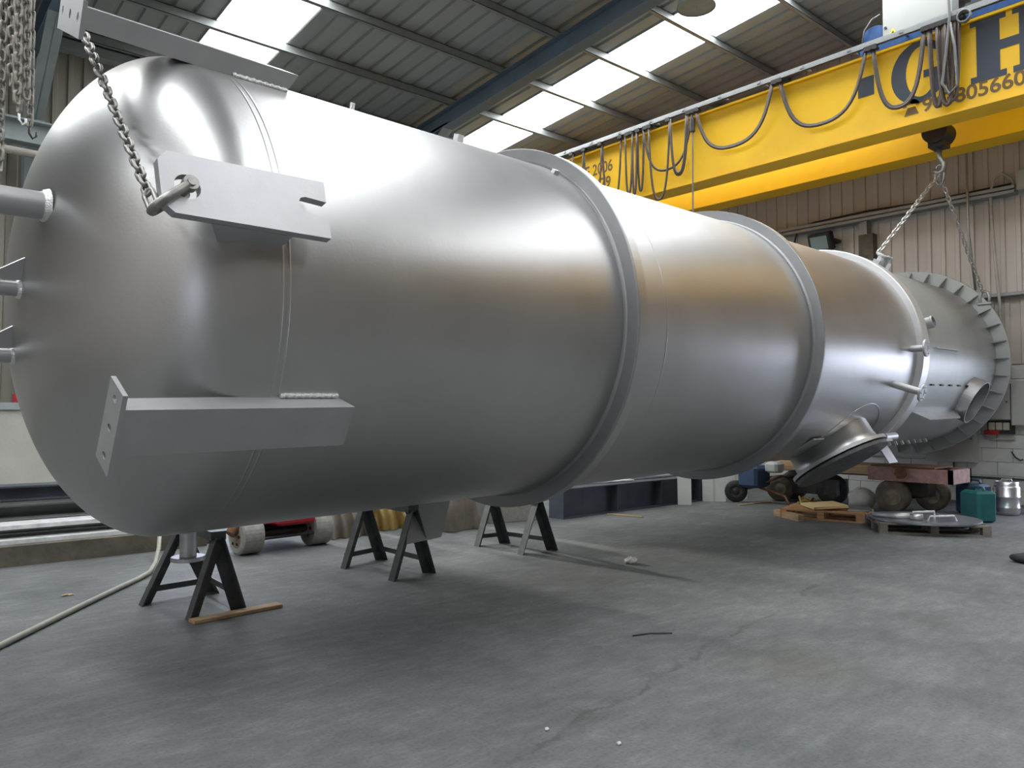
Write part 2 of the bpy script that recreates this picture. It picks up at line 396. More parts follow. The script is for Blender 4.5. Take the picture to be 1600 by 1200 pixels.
# skylight sheets between purlins
for x0, x1, side in [(a, b, 1) for a, b in STRIPS] + [(a, b, -1) for a, b in STRIPS]:
    ys = sorted(PURL + [YL, RIDGE_Y])
    for side in (side,):
        for a, b in zip(ys[:-1], ys[1:]):
            if b-a < 0.3 or (side == -1 and a > 8) or (x0 < -5 and side == 1 and a > 7): continue
            a2, b2 = (a+.02, b-.02) if side == 1 else (2*RIDGE_Y-b+.02, 2*RIDGE_Y-a-.02)
            V = [(x,y,deck_z(y)+z) for y in (a2,b2) for x,z in ((x0+.03,0.012),(x0+.4,0.02),(x0+.7,0.012),(x1-.3,.02),(x1-.03,.012))]
            o = MB().add(V, [(i,i+1,6+i,5+i) for i in range(4)]).build('skylight_sheet', 'skylight', ce)
            o['label'] = 'glowing white translucent skylight sheet'
def purlin(y):
    zb = deck_z(y) - 0.20; zt = deck_z(y) - .004
    b = MB()
    b.box((XG,y-.005,zb),(XE+.05,y+.005,zt)); b.box((XG,y-.075,zb),(XE+.05,y+.005,zb+.012)); b.box((XG,y-.005,zt-.012),(XE+.05,y+.075,zt))
    b.box((XG,y-.075,zb),(XE+.05,y-.067,zb+.03))
    return b.build('purlin', 'purlin', ce)
for y in PURL:
    purlin(y); 
    if 2*RIDGE_Y - y > YR: purlin(2*RIDGE_Y - y)
def rafter(x):
    hgt, wd, tf = 0.40, 0.26, 0.02
    b = MB()
    for ya, yb in ((RIDGE_Y, YL-.1), (YR+.1, RIDGE_Y)):
        for dz0, dz1, hw in ((-0.22-hgt, -0.22-hgt+tf, wd/2), (-0.22-tf, -0.22, wd/2), (-0.22-hgt, -0.22, 0.008)):
            V = []
            for y in (ya, yb):
                z = deck_z(y)
                V += [(x-hw,y,z+dz0),(x+hw,y,z+dz0),(x+hw,y,z+dz1),(x-hw,y,z+dz1)]
            b.add(V, [(0,1,2,3),(4,5,6,7),(0,1,5,4),(1,2,6,5),(2,3,7,6),(3,0,4,7)])
    return b.build('rafter', 'rafter', ce)
for x in (-5.2, 2.45, 10.13): rafter(x)
# columns, haunches and runway beam along the left wall
for i, x in enumerate((-5.2, 2.45, 10.13)):
    b = MB(); zt = deck_z(15.8)-.6
    b.box((x-.14,15.62,0),(x+.14,15.64,zt+.4)); b.box((x-.14,15.92,0),(x+.14,15.94,zt+.4)); b.box((x-.008,15.62,0),(x+.008,15.94,zt+.4))
    b.add([(x-.13,15.63,zt-1.1),(x+.13,15.63,zt-1.1),(x+.13,13.9,zt+.16),(x-.13,13.9,zt+.16),(x-.13,15.63,zt-1.08),(x+.13,15.63,zt-1.08),(x+.13,13.9,zt+.18),(x-.13,13.9,zt+.18)],
          [(0,1,2,3),(4,5,6,7),(0,1,5,4),(1,2,6,5),(2,3,7,6),(3,0,4,7)])
    b.add([(x-.008,15.63,zt-1.1),(x+.008,15.63,zt-1.1),(x+.008,13.9,zt+.16),(x-.008,13.9,zt+.16),(x-.008,15.63,zt+.2),(x+.008,15.63,zt+.2),(x+.008,13.9,zt+.3),(x-.008,13.9,zt+.3)],
          [(0,1,2,3),(4,5,6,7),(0,1,5,4),(1,2,6,5),(2,3,7,6),(3,0,4,7)])
    structure(b.build('trim_%d' % (i+1), 'column'))
b = MB(); b.box((XG,15.05,6.15),(XE-.2,15.35,6.18)); b.box((XG,15.05,6.52),(XE-.2,15.35,6.55)); b.box((XG,15.19,6.15),(XE-.2,15.21,6.55))
structure(b.build('trim_4', 'column'))
b = MB().tube([(XG,15.1,5.98),(1.9,15.1,5.98),(XE-.3,15.1,5.98)],.07,10)
structure(b.build('trim_5', 'pipe'))
for xx in (0.5, 2.42, 4.2):
    pass

# ------------------------------------------------------------------ the vessel
TR = 1.5016; S0 = 8.0
D = Vector((1,0.0625,0.0182)).normalized(); U = Vector((0,0,1)).cross(D).normalized(); W = D.cross(U)
A0 = Vector((0,5.2,2.298))
VM = Matrix(((D.x,U.x,W.x,0),(D.y,U.y,W.y,0),(D.z,U.z,W.z,0),(0,0,0,1)))
ves = thing('pressure_vessel', 'huge silver cylindrical steel vessel with rings and a domed end, hanging in slings', 'vessel')
ves.matrix_world = Matrix.Translation(A0 + D*S0 - W*TR) @ VM
def LW(s, phi, r):                     # world point at axial s, angle phi from the top towards the camera side
    a = math.radians(phi); return A0 + D*s + U*(-r*math.sin(a)) + W*(r*math.cos(a))
OFF = TX(-S0, 0, TR)                   # vessel-axis coordinates -> coordinates of the vessel's empty
def vpart(mb, name, m, parent=None):
    mb.v = [tuple(OFF @ Vector(p)) for p in mb.v] if parent is None else [tuple(OFF @ Vector(p)) for p in mb.v]
    return mb.build(name, m, parent or ves)
def radial(s, phi):                    # frame: local X = outward radial, Y = along axis, Z = tangential
    a = math.radians(phi); n = Vector((0,-math.sin(a),math.cos(a))); e = Vector((1,0,0)); t = n.cross(e)
    return Matrix(((n.x,e.x,t.x,s),(n.y,e.y,t.y,0),(n.z,e.z,t.z,0),(0,0,0,1)))
NS = 160
hd = [(1.5-0.75*math.cos(t), max(1e-4,TR*math.sin(t))) for t in [PI/2*i/48 for i in range(49)]] + [(1.646, TR)]
vpart(MB().lathe(hd, NS), 'domed_head', 'vessel')
for s0, s1 in ((1.646,5.112),(5.112,11.22)):
    vpart(MB().lathe([(s0,TR),((s0+s1)/2,TR),(s1,TR)], NS), 'shell_course', 'vessel')
def hoop(s0, s1, r0, r1, name, m, c=0.012, n=NS):
    return vpart(MB().lathe([(s0,r0),(s0,r1-c),(s0+c,r1),(s1-c,r1),(s1,r1-c),(s1,r0)], n, smooth=False), name, m)
def bead(s, name='weld_seam', h=0.006, wd=0.012, m='vessel'):
    return vpart(MB().lathe([(s-wd,TR-.001),(s-wd*.5,TR+h*.8),(s,TR+h),(s+wd*.5,TR+h*.8),(s+wd,TR-.001)], NS), name, m)
bead(1.628, h=.0025, wd=.010); bead(1.668, h=.0025, wd=.010); bead(5.112, h=.002, wd=.009)
# double stiffening rings
def ring(s):
    hoop(s, s+0.03, TR-.01, TR+.125, 'stiffening_ring', 'ring', c=.004)
    vpart(MB().lathe([(s+.03,TR-.01),(s+.03,TR+.123),(s+.13,TR+.123),(s+.145,TR+.11),(s+.145,TR-.01)], NS, smooth=False), 'backing_ring', 'vessel')
    vpart(MB().lathe([(s-.022,TR),(s-.008,TR+.008),(s,TR+.022)], NS), 'weld_seam', 'ring')
ring(4.535); ring(7.86)
# thick flange ring between body and skirt
hoop(11.10, 11.36, TR-.02, TR+.085, 'flange_ring', 'flange')
# skirt
SK = 15.10
vpart(MB().lathe([(11.3,TR-.012),(13.2,TR-.012),(SK,TR-.012)], NS), 'skirt', 'skirt')
vpart(MB().lathe([(11.36,TR-.01),(11.37,TR+.01),(11.395,TR-.012)], NS), 'weld_seam', 'skirt')
hoop(SK, SK+.045, TR-.2, TR+.205, 'base_ring', 'skirt', c=.004)
gm = MB().prism([(0,0),(0.19,0),(0.19,0.03),(0.0,0.19)], -0.008, 0.008)   # x radial, y axial backwards
gme = gm.mesh('gusset'); gme.materials.append(M['skirt'])
for k in range(34):
    phi = 5 + k*360/34
    a = math.radians(phi); n = Vector((0,-math.sin(a),math.cos(a))); t = n.cross(Vector((1,0,0)))
    mx = Matrix(((n.x,-1,t.x,SK),(n.y,0,t.y,n.y*(TR-.014)),(n.z,0,t.z,n.z*(TR-.014)),(0,0,0,1)))
    mx = Matrix(((0,-1,0,SK),(n.y,0,t.y,n.y*(TR-.014)),(n.z,0,t.z,n.z*(TR-.014)),(0,0,0,1)))
    o = obj('gusset', gme, None, ves); o.matrix_local = OFF @ mx
# far closure inside the skirt (dished end seen only as darkness), closes the shell
vpart(MB().lathe([(11.25,TR-.02),(11.6,TR*.8),(11.8,TR*.4),(11.85,.001)], 48), 'bottom_head', 'skirt')

# --- nozzles
def nozzle(name, s, phi, r0, r1, rp, rf, tf, m='steel', bolts=0, closed=True, label=None, holes=0):
    mx = radial(s, phi); b = MB().lathe([(r0,rp),(r1,rp)], 24, mx)
    o = vpart(b, name, m)
    if label: o['label'] = label
    f = MB().lathe([(r1-tf,rp),(r1-tf,rf-.004),(r1-tf+.004,rf),(r1-.004,rf),(r1,rf-.004),(r1,rp*.85)], 32, mx, smooth=False)
    if closed: f.disc(r1-.004, rp*.9, 32, mx, True)
    fo = vpart(f, 'flange', m, o)
    if bolts:
        bm_ = MB()
        for i in range(bolts):
            t = 2*PI*i/bolts; y, z = math.cos(t)*(rp+rf)/2, math.sin(t)*(rp+rf)/2
            bb = MB().cyl((r1-tf-.012,y,z),(r1+.012,y,z),.009,6,mx=mx); vpart(bb, 'bolt', 'weld', o)
    return o
# parts parented under a nozzle share the vessel frame: nozzle objects have identity local matrix
nozzle('drain_nozzle', 1.74, 180, 1.45, 1.70, .053, .108, .028, bolts=0, label='short downward drain nozzle with round flange')
nozzle('side_nozzle', 10.88, 90, 1.45, 1.70, .045, .115, .03, bolts=6)
nozzle('side_nozzle', 10.40, 108.6, 1.45, 1.89, .048, .115, .03, bolts=6)
nozzle('stub_nozzle', 11.62, 75, 1.45, 1.62, .085, .092, .02, closed=False)
nozzle('top_nozzle', 11.75, 31, 1.40, 1.72, .085, .12, .03, bolts=6)
vpart(MB().lathe([(1.40,.19),(1.515,.19),(1.53,.17),(1.53,.08)], 32, radial(11.75,31), smooth=False), 'reinforcing_pad', 'skirt')
for dx in (-.22,.24):
    vpart(MB().box((1.47,dx-.01,-.05),(1.62,dx+.01,.05), radial(11.85,30)), 'small_lug', 'steel')
# manway
mx = radial(9.95, 149)
mw = vpart(MB().lathe([(1.15,.55),(1.60,.55),(1.605,.56),(1.70,.56)], 64, mx), 'manway_neck', 'vessel')
vpart(MB().lathe([(1.69,.55),(1.69,.645),(1.735,.645),(1.735,.55)], 64, mx, smooth=False), 'manway_flange', 'steel', mw)
vpart(MB().lathe([(1.755,.48),(1.755,.625),(1.80,.625),(1.80,.02)], 64, mx, smooth=False), 'manway_cover', 'trestle', mw)
# weld outline of the reinforcing pad on the shell
pts = []
for i in range(96):
    t = 2*PI*i/96; ds, tt = .78*math.cos(t), .78*math.sin(t); a = math.radians(149) + tt/TR
    pts.append((9.95+ds, -(TR+.001)*math.sin(a), (TR+.001)*math.cos(a)))
vpart(MB().tube(pts, .007, 6, closed=True), 'pad_weld', 'vessel')
# hinge arm, hinge pin tube and davit bracket by the manway
vpart(MB().box((1.68,.30,.34),(1.75,.62,.52), mx), 'hinge_arm', 'steel', mw)
vpart(MB().cyl((1.67,.48,.48),(1.67,.88,.48),.055,20,mx=mx,cap=False).cyl((1.67,.48,.48),(1.67,.88,.48),.038,20,mx=mx,cap=False), 'hinge_tube', 'steel', mw)
vpart(MB().box((1.72,.50,.34),(2.0,.80,.36), mx), 'hinge_plate', 'steel', mw)
vpart(MB().box((1.50,-1.02,.02),(1.52,-.72,.26), mx).box((1.2,-.80,.10),(1.5,-.78,.2),mx), 'davit_bracket', 'steel', mw)
# skirt access opening
mx = radial(13.95, 117)
vpart(MB().lathe([(1.30,.37),(1.655,.37),(1.655,.355),(1.30,.355)], 48, mx, smooth=False), 'access_sleeve', 'steel')
vpart(MB().disc(1.505,.355,40,mx), 'opening_shade_disc', 'black')  # black disc painted as the dark inside, shell is not cut
# thin ribs, ledge plate on the skirt
vpart(MB().box((TR-.03,-.55,-.008),(TR+.05,.55,.008), radial(12.35,88)), 'insulation_rib', 'steel')
vpart(MB().prism([(-.95,0),(-.7,.20),(.75,.20),(1.1,0)], -.008, .008, radial(12.7,126) @ Matrix(((0,1,0,TR-.02),(1,0,0,0),(0,0,1,0),(0,0,0,1)))), 'ledge_plate', 'steel')
for k in range(5):
    vpart(MB().box((TR-.02,-.06,-.012),(TR+.012,.06,.012), radial(11.95+k*.42,108.5)), 'insulation_cleat', 'dark')
for k in range(7):
    vpart(MB().box((TR-.02,-.008,-.02),(TR+.05,.008,.02), radial(12.4+k*.3,155+k*.3)), 'insulation_pin', 'weld')
vpart(MB().box((TR-.02,-.03,-.02),(TR+.035,.03,.02), radial(4.44,35)), 'earthing_clip', 'weld')
vpart(MB().box((TR-.02,-.012,-.012),(TR+.05,.012,.012), radial(2.69,20)), 'earthing_clip', 'weld')
vpart(MB().box((TR-.02,-.03,-.03),(TR+.06,.03,.03), radial(3.7,19)), 'earthing_clip', 'weld')
# pipes and gussets on the domed head
def head_x(y, z): return 1.5 - 0.75*math.sqrt(max(0, 1-(y*y+z*z)/TR**2))
p = vpart(MB().cyl((-0.9,-.40,.42),(head_x(-.40,.42)+.05,-.40,.42),.075,28), 'head_pipe', 'steel')
vpart(MB().lathe([(-.012,.074),(-.010,.085),(.008,.092),(.02,.096)], 28, TX(head_x(-.40,.42)-.012,-.40,.42)), 'weld_seam', 'weld', p)
for i, (y, z) in enumerate(((-.08,-.005),(.20,-.37))):
    xh = head_x(y, z)
    p = vpart(MB().cyl((-0.7,y,z),(xh+.04,y,z),.043,24), 'head_pipe', 'steel')
    vpart(MB().lathe([(-.012,.042),(-.01,.052),(.006,.058),(.015,.062)], 24, TX(xh-.004,y,z)), 'weld_seam', 'weld', p)
    gx = head_x(y-.1, z+.17)
    vpart(MB().prism([(gx+.02,.19),(gx+.02,.05),(gx-.3,.045),(gx-.3,.02),(gx-.33,.02)][:0] or [(gx+.03,.05),(gx+.01,.19),(gx-.20,.05),(gx-.42,.045)][:3], -.008, .008,
          TX(0,y-.02,z) @ RX(PI/2+0.35)), 'pipe_gusset', 'steel', p)
# --- lifting lug (flat plate standing off the shell)
ml = radial(0, 75)
def lugP(s, t, r): return (r, s, t)
n75 = math.radians(75)
# tangential direction of increasing phi is -Z of this frame
lug_out = [(0.965,-.012),(1.009,-.062),(1.827,-.074),(1.823,.045),(1.70,.036),(1.672,.046),(1.659,.070),(1.664,.098),(1.69,.118),(1.821,.143),(1.820,.253),(1.019,.248),(0.966,.20)]
Z75 = math.cos(0)
mx = ml @ Matrix(((0,0,1,TR+.10),(1,0,0,0),(0,-1,0,0),(0,0,0,1)))
hole = [(1.088+.062*math.cos(2*PI*i/20), .106+.062*math.sin(2*PI*i/20)) for i in range(20)]
import bmesh
def plate_with_holes(outer, holes, h0, h1):
    bm = bmesh.new()
    def loop(pts):
        vs_ = [bm.verts.new((x,y,h0)) for x,y in pts]; return [bm.edges.new((vs_[i],vs_[(i+1)%len(vs_)])) for i in range(len(vs_))]
    E_ = loop(outer)
    for h in holes: E_ += loop(h)
    r = bmesh.ops.triangle_fill(bm, use_beauty=True, use_dissolve=False, edges=E_)
    fs = [f for f in bm.faces]
    ex = bmesh.ops.extrude_face_region(bm, geom=fs)
    for v in [g for g in ex['geom'] if isinstance(g, bmesh.types.BMVert)]: v.co.z = h1
    bmesh.ops.recalc_face_normals(bm, faces=bm.faces)
    V = [tuple(v.co) for v in bm.verts]; bm.verts.index_update(); F = [tuple(v.index for v in f.verts) for f in bm.faces]; bm.free()
    return V, F
V, F = plate_with_holes(lug_out, [hole], 0.0, 0.05)
lug = vpart(MB().add(V, F, False, mx), 'lifting_lug', 'steel'); lug['label'] = 'flat lifting plate with a round hole and an open slot'
for s0, s1, t0 in ((1.30,1.62,.235),(1.30,1.62,-.05)):
    vpart(MB().add(*[list(x) for x in ([(s0,t0,-.16),(s1,t0,-.12),(s1,t0,.01),(s0-.1,t0,.01),(s0,t0+.02,-.16),(s1,t0+.02,-.12),(s1,t0+.02,.01),(s0-.1,t0+.02,.01)],
          [(0,1,2,3),(4,5,6,7),(0,1,5,4),(1,2,6,5),(2,3,7,6),(3,0,4,7)])], False, mx), 'lug_web', 'steel', lug)
# --- brackets (bars with drilled end plates)
def bracket(phi, label):
    mx = radial(0, phi) @ Matrix(((0,0,1,0),(1,0,0,0),(0,-1,0,0),(0,0,0,1)))   # x axial, y tangential(+phi), z radial height
    hw = 0.125
    b = MB().add([(0.86,-hw,TR+.005),(2.03,-hw,TR-.02),(2.09,-hw,TR+.11),(0.86,-hw,TR+.115),(0.86,hw,TR+.005),(2.03,hw,TR-.02),(2.09,hw,TR+.11),(0.86,hw,TR+.115)],
          [(0,1,2,3),(4,5,6,7),(0,1,5,4),(1,2,6,5),(2,3,7,6),(3,0,4,7)], False, mx)
    o = vpart(b, 'support_bracket', 'steel'); o['label'] = label
    hl = []
    for t in (-.15,0,.15): hl.append([(t+.017*math.cos(2*PI*i/12), .055+.026*math.sin(2*PI*i/12)) for i in range(12)])
    V, F = plate_with_holes([(-.215,-.045),(.215,-.045),(.215,.145),(-.215,.145)], hl, 0.0, 0.022)
    vpart(MB().add(V, F, False, mx @ Matrix(((0,0,1,.84),(1,0,0,0),(0,1,0,TR),(0,0,0,1)))), 'end_plate', 'steel', o)
    for sd in (-1,1):
        pts = [(1.68+.35*i/24, sd*(hw+.012), TR+.002+.004*math.sin(i*2.3)) for i in range(25)]
        vpart(MB().tube(pts, .014, 8, mx=mx), 'fillet_weld', 'weld', o)
    return o
bracket(120, 'lower bracket bar with three-hole end plate')
bracket(27, 'upper bracket bar with three-hole end plate')

# ------------------------------------------------------------------ chains
def link_mesh(length, width, rod, n=20, k=7):
    r = (width-rod)/2; st = (length-rod)/2 - r; pts = []
    for i in range(n):
        t = 2*PI*i/n
        pts.append((r*math.cos(t), 0, r*math.sin(t) + (st if math.sin(t) >= 0 else -st)))
    return MB().tube(pts, rod/2, k, closed=True).mesh('link')
def chain_between(root, p0, p1, length, me, start=0, twist=0.0):
    p0 = Vector(p0); p1 = Vector(p1); ax = p1-p0; n = max(1, int(round(ax.length/length)))
    q = ax.to_track_quat('Z', 'X'); inv = root.matrix_world.inverted()
    for i in range(n):
        o = obj('link', me, None, root)
        a = twist + (PI/2 if (i+start) % 2 else 0) + random.uniform(-.12,.12)
        o.matrix_local = inv @ Matrix.Translation(p0.lerp(p1, (i+.5)/n)) @ q.to_matrix().to_4x4() @ RZ(a)
# near sling: shackle in the lug, chain leading up behind the upper bracket
def lugW(s, t, h):
    p = mx_lug @ Vector((s,t,h)); return A0 + D*p.x + U*p.y + W*p.z
mx_lug = ml @ Matrix(((0,0,1,TR+.10),(1,0,0,0),(0,-1,0,0),(0,0,0,1)))
hc = lugW(1.088,.106,.025)
root = thing('lifting_sling', 'taut grey chain with a bow shackle hooked into the lifting lug of the dome end', 'chain', tuple(hc))
bpy.context.view_layer.update()
top = Vector((0.98, 6.3, 5.1))
bot = lugW(0.955,.20,.06)
# shackle bow
nrm = (lugW(1,0,1)-lugW(1,0,0)).normalized()
dirb = (lugW(.955,.215,.025)-hc).normalized(); up_ = nrm
bow = []
for sgn in (1,):
    pass
Lb = 0.185; hw = 0.062
for i in range(21):
    t = i/20
    if t < .3: a = t/.3; bow.append(hc + dirb*(Lb*.75*a) + nrm*hw)
    elif t > .7: a = (1-t)/.3; bow.append(hc + dirb*(Lb*.75*a) - nrm*hw)
    else:
        a = (t-.3)/.4*PI; bow.append(hc + dirb*(Lb*.75+math.sin(a)*hw*1.1) + nrm*(hw*math.cos(a)))
inv = root.matrix_world.inverted()
sb = MB().tube([inv @ p_ for p_ in bow], .021, 10).build('shackle', 'chain', root); sb['label'] = 'bow shackle'
MB().cyl(inv @ (hc - nrm*.09), inv @ (hc + nrm*.085), .02, 14).cyl(inv @ (hc + nrm*.035), inv @ (hc + nrm*.075), .036, 18).cyl(inv @ (hc - nrm*.075), inv @ (hc - nrm*.035), .036, 18).build('shackle_pin', 'chain', sb)
lk = link_mesh(.098,.062,.019); lk.materials.append(M['chain'])
st_ = hc + dirb*(Lb*.75+hw*.9)
conn_end = st_ + (top-st_).normalized()*.13
# connector (hammerlock) between shackle and chain
big = link_mesh(.17,.075,.024); big.materials.append(M['chain'])
o = obj('connecting_link', big, None, root); o.matrix_local = inv @ Matrix.Translation(st_.lerp(conn_end,.5)) @ (conn_end-st_).to_track_quat('Z','X').to_matrix().to_4x4() @ RZ(.5)
chain_between(root, conn_end-(top-st_).normalized()*.01, top, .068, lk, twist=.5)
# ring and hook that the near sling hangs from (above the frame)
hb = thing('hook_block', 'yellow crane hook block carrying the near chain sling', 'hook', tuple(top))
MB().tube([(0,.09*math.cos(2*PI*i/20),-.02+.12*math.sin(2*PI*i/20)) for i in range(20)], .016, 8, closed=True).build('ring', 'chain', hb)
MB().tube([(0,.0,.55),(0,0,.22),(0,-.05,.12),(0,-.03,.05),(0,.04,.05),(0,.08,.10)], .03, 10).build('hook', 'dark', hb)
MB().cbox((-.14,-.2,.5),(.14,.2,.95),.03).build('block', 'yellow', hb)
for yy in (-.1,.1): MB().cyl((0,yy,.95),(0,yy,3.9),.01,8).build('wire_rope', 'dark', hb)

# hanging bundle of old chains at the left
lk2 = link_mesh(.15,.10,.029,16,6); lk2.materials.append(M['oldchain'])
CH = [(1.13,9.10,4.02,'longest old chain, hanging down the left frame edge'),
      (1.20,9.00,4.86,'old hanging chain second from the left in the bundle'),
      (1.235,8.90,4.66,'old hanging chain in front at the middle of the bundle'),
      (1.275,9.02,4.62,'old hanging chain with a bright twisted end in the bundle'),
      (1.32,8.94,4.74,'old hanging chain just right of the middle of the bundle'),
      (1.375,9.08,4.52,'old hanging chain ending in a small hook, rightmost of the bundle')]
for i, (x, y, zb, lab) in enumerate(CH):
    root = thing('hanging_chain', lab, 'chain', (x,y,6.6), group='old chains hanging in a bundle')
    bpy.context.view_layer.update()
    chain_between(root, (x,y,zb), (x-.02*i/5,y,6.6), .098, lk2, i, random.uniform(0,1))
    if i in (3,5):
        MB().tube([(0,0,zb-6.6),(0,0,zb-6.68),(.03,0,zb-6.73),(.06,0,zb-6.70),(.06,0,zb-6.66)], .012, 8).build('end_hook', 'weld' if i == 3 else 'dark', root)
hb = thing('chain_hook_block', 'yellow crane block holding the old chain bundle', 'hook', (1.05,9.05,6.55))
MB().cbox((-.35,-.25,.02),(.42,.25,.5),.04).build('block', 'yellow', hb)
for yy in (-.1,.1): MB().cyl((0,yy,.5),(0,yy,2.2),.012,8).build('wire_rope', 'dark', hb)

# far sling under the crane hook
HK = Vector((13.75,5.0,5.62))
lk3 = link_mesh(.12,.085,.026,14,6); lk3.materials.append(M['galv'])
pA = LW(12.05,22,1.62); pB = LW(15.10,51,1.72)
for nm, pp, lab in (('chain_leg',pA,'far sling chain running down from crane hook to the top nozzle'),('chain_leg',pB,'far sling chain running down from crane hook to the skirt base ring')):
    root = thing('far_sling_chain', lab, 'chain', tuple(pp), group='far sling chains')
    bpy.context.view_layer.update(); inv = root.matrix_world.inverted()
    chain_between(root, pp + (HK-pp).normalized()*.12, HK, .085, lk3)
    if pp is pA: continue
    s_ = MB().tube([(0,-.06,-.12),(0,-.075,.0),(0,-.05,.09),(0,0,.12),(0,.05,.09),(0,.075,0),(0,.06,-.12)], .026, 8).build('shackle', 'steel', root)
    MB().cyl((0,-.11,-.1),(0,.11,-.1),.03,10).build('shackle_pin', 'steel', s_)

# ------------------------------------------------------------------ bridge crane
GX = 12.9
cr = thing('bridge_crane', 'yellow double girder overhead bridge crane lettered GH', 'crane', (GX,5,6.3))
CO = TX(-GX,-5,-6.3)
def cpart(mb, name, m, parent=None):
    mb.v = [tuple(CO @ Vector(p_)) for p_ in mb.v]; return mb.build(name, m, parent or cr)
YA, YB = -11.5, 15.2
g1 = cpart(MB().box((GX,YA,6.28),(GX+.45,YB,7.60)).box((GX-.06,YA,7.58),(GX+.51,YB,7.62)).box((GX-.03,YA,6.26),(GX+.48,YB,6.285)), 'main_girder', 'yellow')
cpart(MB().box((GX-.055,YA,7.621),(GX+.505,YB,7.63)), 'bounce_dimming_plate', 'dark', g1)  # added dark top plates, keep yellow bounce off the ceiling
g2 = cpart(MB().box((14.55,YA,6.28),(15.0,YB,7.60)).box((14.5,YA,7.58),(15.05,YB,7.62)).box((14.52,YA,6.26),(15.03,YB,6.285)), 'main_girder', 'yellow')
cpart(MB().box((14.505,YA,7.621),(15.045,YB,7.63)), 'bounce_dimming_plate', 'dark', g2)
for y in (YA-.1, YB): cpart(MB().box((GX-.5,y-.15,6.55),(15.4,y+.15,7.1)), 'end_carriage', 'yellow')
# festoon track along the girder
TXX = GX-.17; TZ = 7.74
tr = MB().box((TXX-.035,YA,TZ),(TXX+.035,YB,TZ+.012)).box((TXX-.035,YA,TZ-.055),(TXX-.028,YB,TZ)).box((TXX+.028,YA,TZ-.055),(TXX+.035,YB,TZ))
tr.box((TXX+.05,YA,TZ+.03),(TXX+.085,YB,TZ+.075))
tr = cpart(tr, 'festoon_track', 'alu')
y = 2.6
while y < 14:
    cpart(MB().box((TXX-.02,y-.02,TZ+.01),(GX+.1,y+.02,TZ+.035)).box((TXX-.05,y-.03,TZ-.02),(TXX+.05,y+.03,TZ+.02)), 'track_clamp', 'alu', tr); y += 0.85
# festoon cables: (y0, y1, sag)
def loop(y0, y1, sag, dx=0.0, m='cable'):
    n = 22; pts = []
    for i in range(n+1):
        t = i/n; u_ = 2*t-1
        pts.append((TXX+dx, y0+(y1-y0)*(t + 0.06*math.sin(2*PI*t)*-1), TZ-.09 - sag*(1-abs(u_)**2.4)))
    o = cpart(MB().tube(pts, .012, 6, flat=.028), 'festoon_cable', m, tr); return o
def hanger(y):
    cpart(MB().box((TXX-.045,y-.05,TZ-.12),(TXX+.045,y+.05,TZ-.045)).cyl((TXX-.05,y-.04,TZ-.1),(TXX+.05,y-.04,TZ-.1),.03,10), 'cable_trolley', 'dark', tr)
hang = [(13.2,12.55,1.3),(12.55,12.2,.85),(12.2,11.65,1.4),(11.65,11.1,1.5),(10.95,10.75,1.3),(10.75,10.62,1.35),(10.62,10.45,1.3),(10.45,9.2,1.02),(10.3,9.75,1.6),(9.75,9.3,1.2),(9.12,7.42,.95),(7.3,5.72,1.02),(5.62,4.80,1.12),(4.74,4.52,1.28),(4.62,4.36,1.30),(4.50,4.30,1.25)]
hs = set()
for i, (a, b_, sg) in enumerate(hang):
    loop(a, b_, sg, dx=random.uniform(-.03,.03))
    if i >= 9: loop(a-.02, b_+.03, sg*.97, dx=random.uniform(-.03,.03))
    for q in (a, b_): hs.add(round(q,1))
for q in sorted(hs): hanger(q)
# pendant control cable
cpart(MB().tube([(TXX,9.2,TZ-.1),(TXX,9.2,6.9),(TXX+.01,9.22,5.0),(TXX,9.2,2.2)], .016, 8), 'pendant_cable', 'cablegrey', tr)
cpart(MB().cyl((TXX,9.2,7.5),(TXX,9.2,7.25),.05,12), 'cable_grip', 'dark', tr)
# vertical cable bunch with coil at the cabinet
cpart(MB().tube([(TXX-.05,4.42,8.9),(TXX-.05,4.44,8.2),(TXX-.06,4.42,7.7),(TXX-.06,4.46,7.3),(TXX-.05,4.55,6.7),(TXX-.05,4.45,6.5),(TXX-.05,4.33,6.6),(TXX-.05,4.36,7.2),(TXX-.05,4.42,7.6)], .022, 8), 'cable_bunch', 'cablegrey', tr)
for k in range(3):
    cpart(MB().tube([(TXX-.04-.02*k,4.22+.09*math.cos(2*PI*i/20),7.62+.09*math.sin(2*PI*i/20)) for i in range(20)], .014, 6, closed=True), 'cable_coil', 'cablegrey', tr)
# lettering on the near girder; text runs towards -Y
def tmat(y, z, sx=1, sz=1, dx=0.004): return Matrix(((0,0,-1,GX-dx),(-sx,0,0,y),(0,sz,0,z),(0,0,0,1)))
def letter(polys, y, z, name, m, sx=1, sz=1):
    b = MB()
    for p_ in polys: b.prism(p_, 0, .004, tmat(y,z,sx,sz,.001))
    return cpart(b, name, m, g1)
rect = lambda x0,y0,x1,y1: [(x0,y0),(x1,y0),(x1,y1),(x0,y1)]
# big G
def arc(cx, cy, rx, ry, a0, a1, n=26): return [(cx+rx*math.cos(math.radians(a0+(a1-a0)*i/n)), cy+ry*math.sin(math.radians(a0+(a1-a0)*i/n))) for i in range(n+1)]
out = arc(.47,.50,.47,.52,52,318); inn = arc(.50,.50,.25,.42,52,318)
G = [[out[i],out[i+1],inn[i+1],inn[i]] for i in range(26)]
lo = out[26]; li = inn[26]
G += [[li,lo,(.93,lo[1]),(.93,.38),(.70,.38),(.70,li[1])], rect(.54,.38,1.0,.50), [inn[0],(.76,.78),(.80,.62),(.92,.62),(.92,1.0),(.82,.93),out[0]]]
letter(G, 5.40, 6.60, 'letter_g', 'navy', .93, .97)
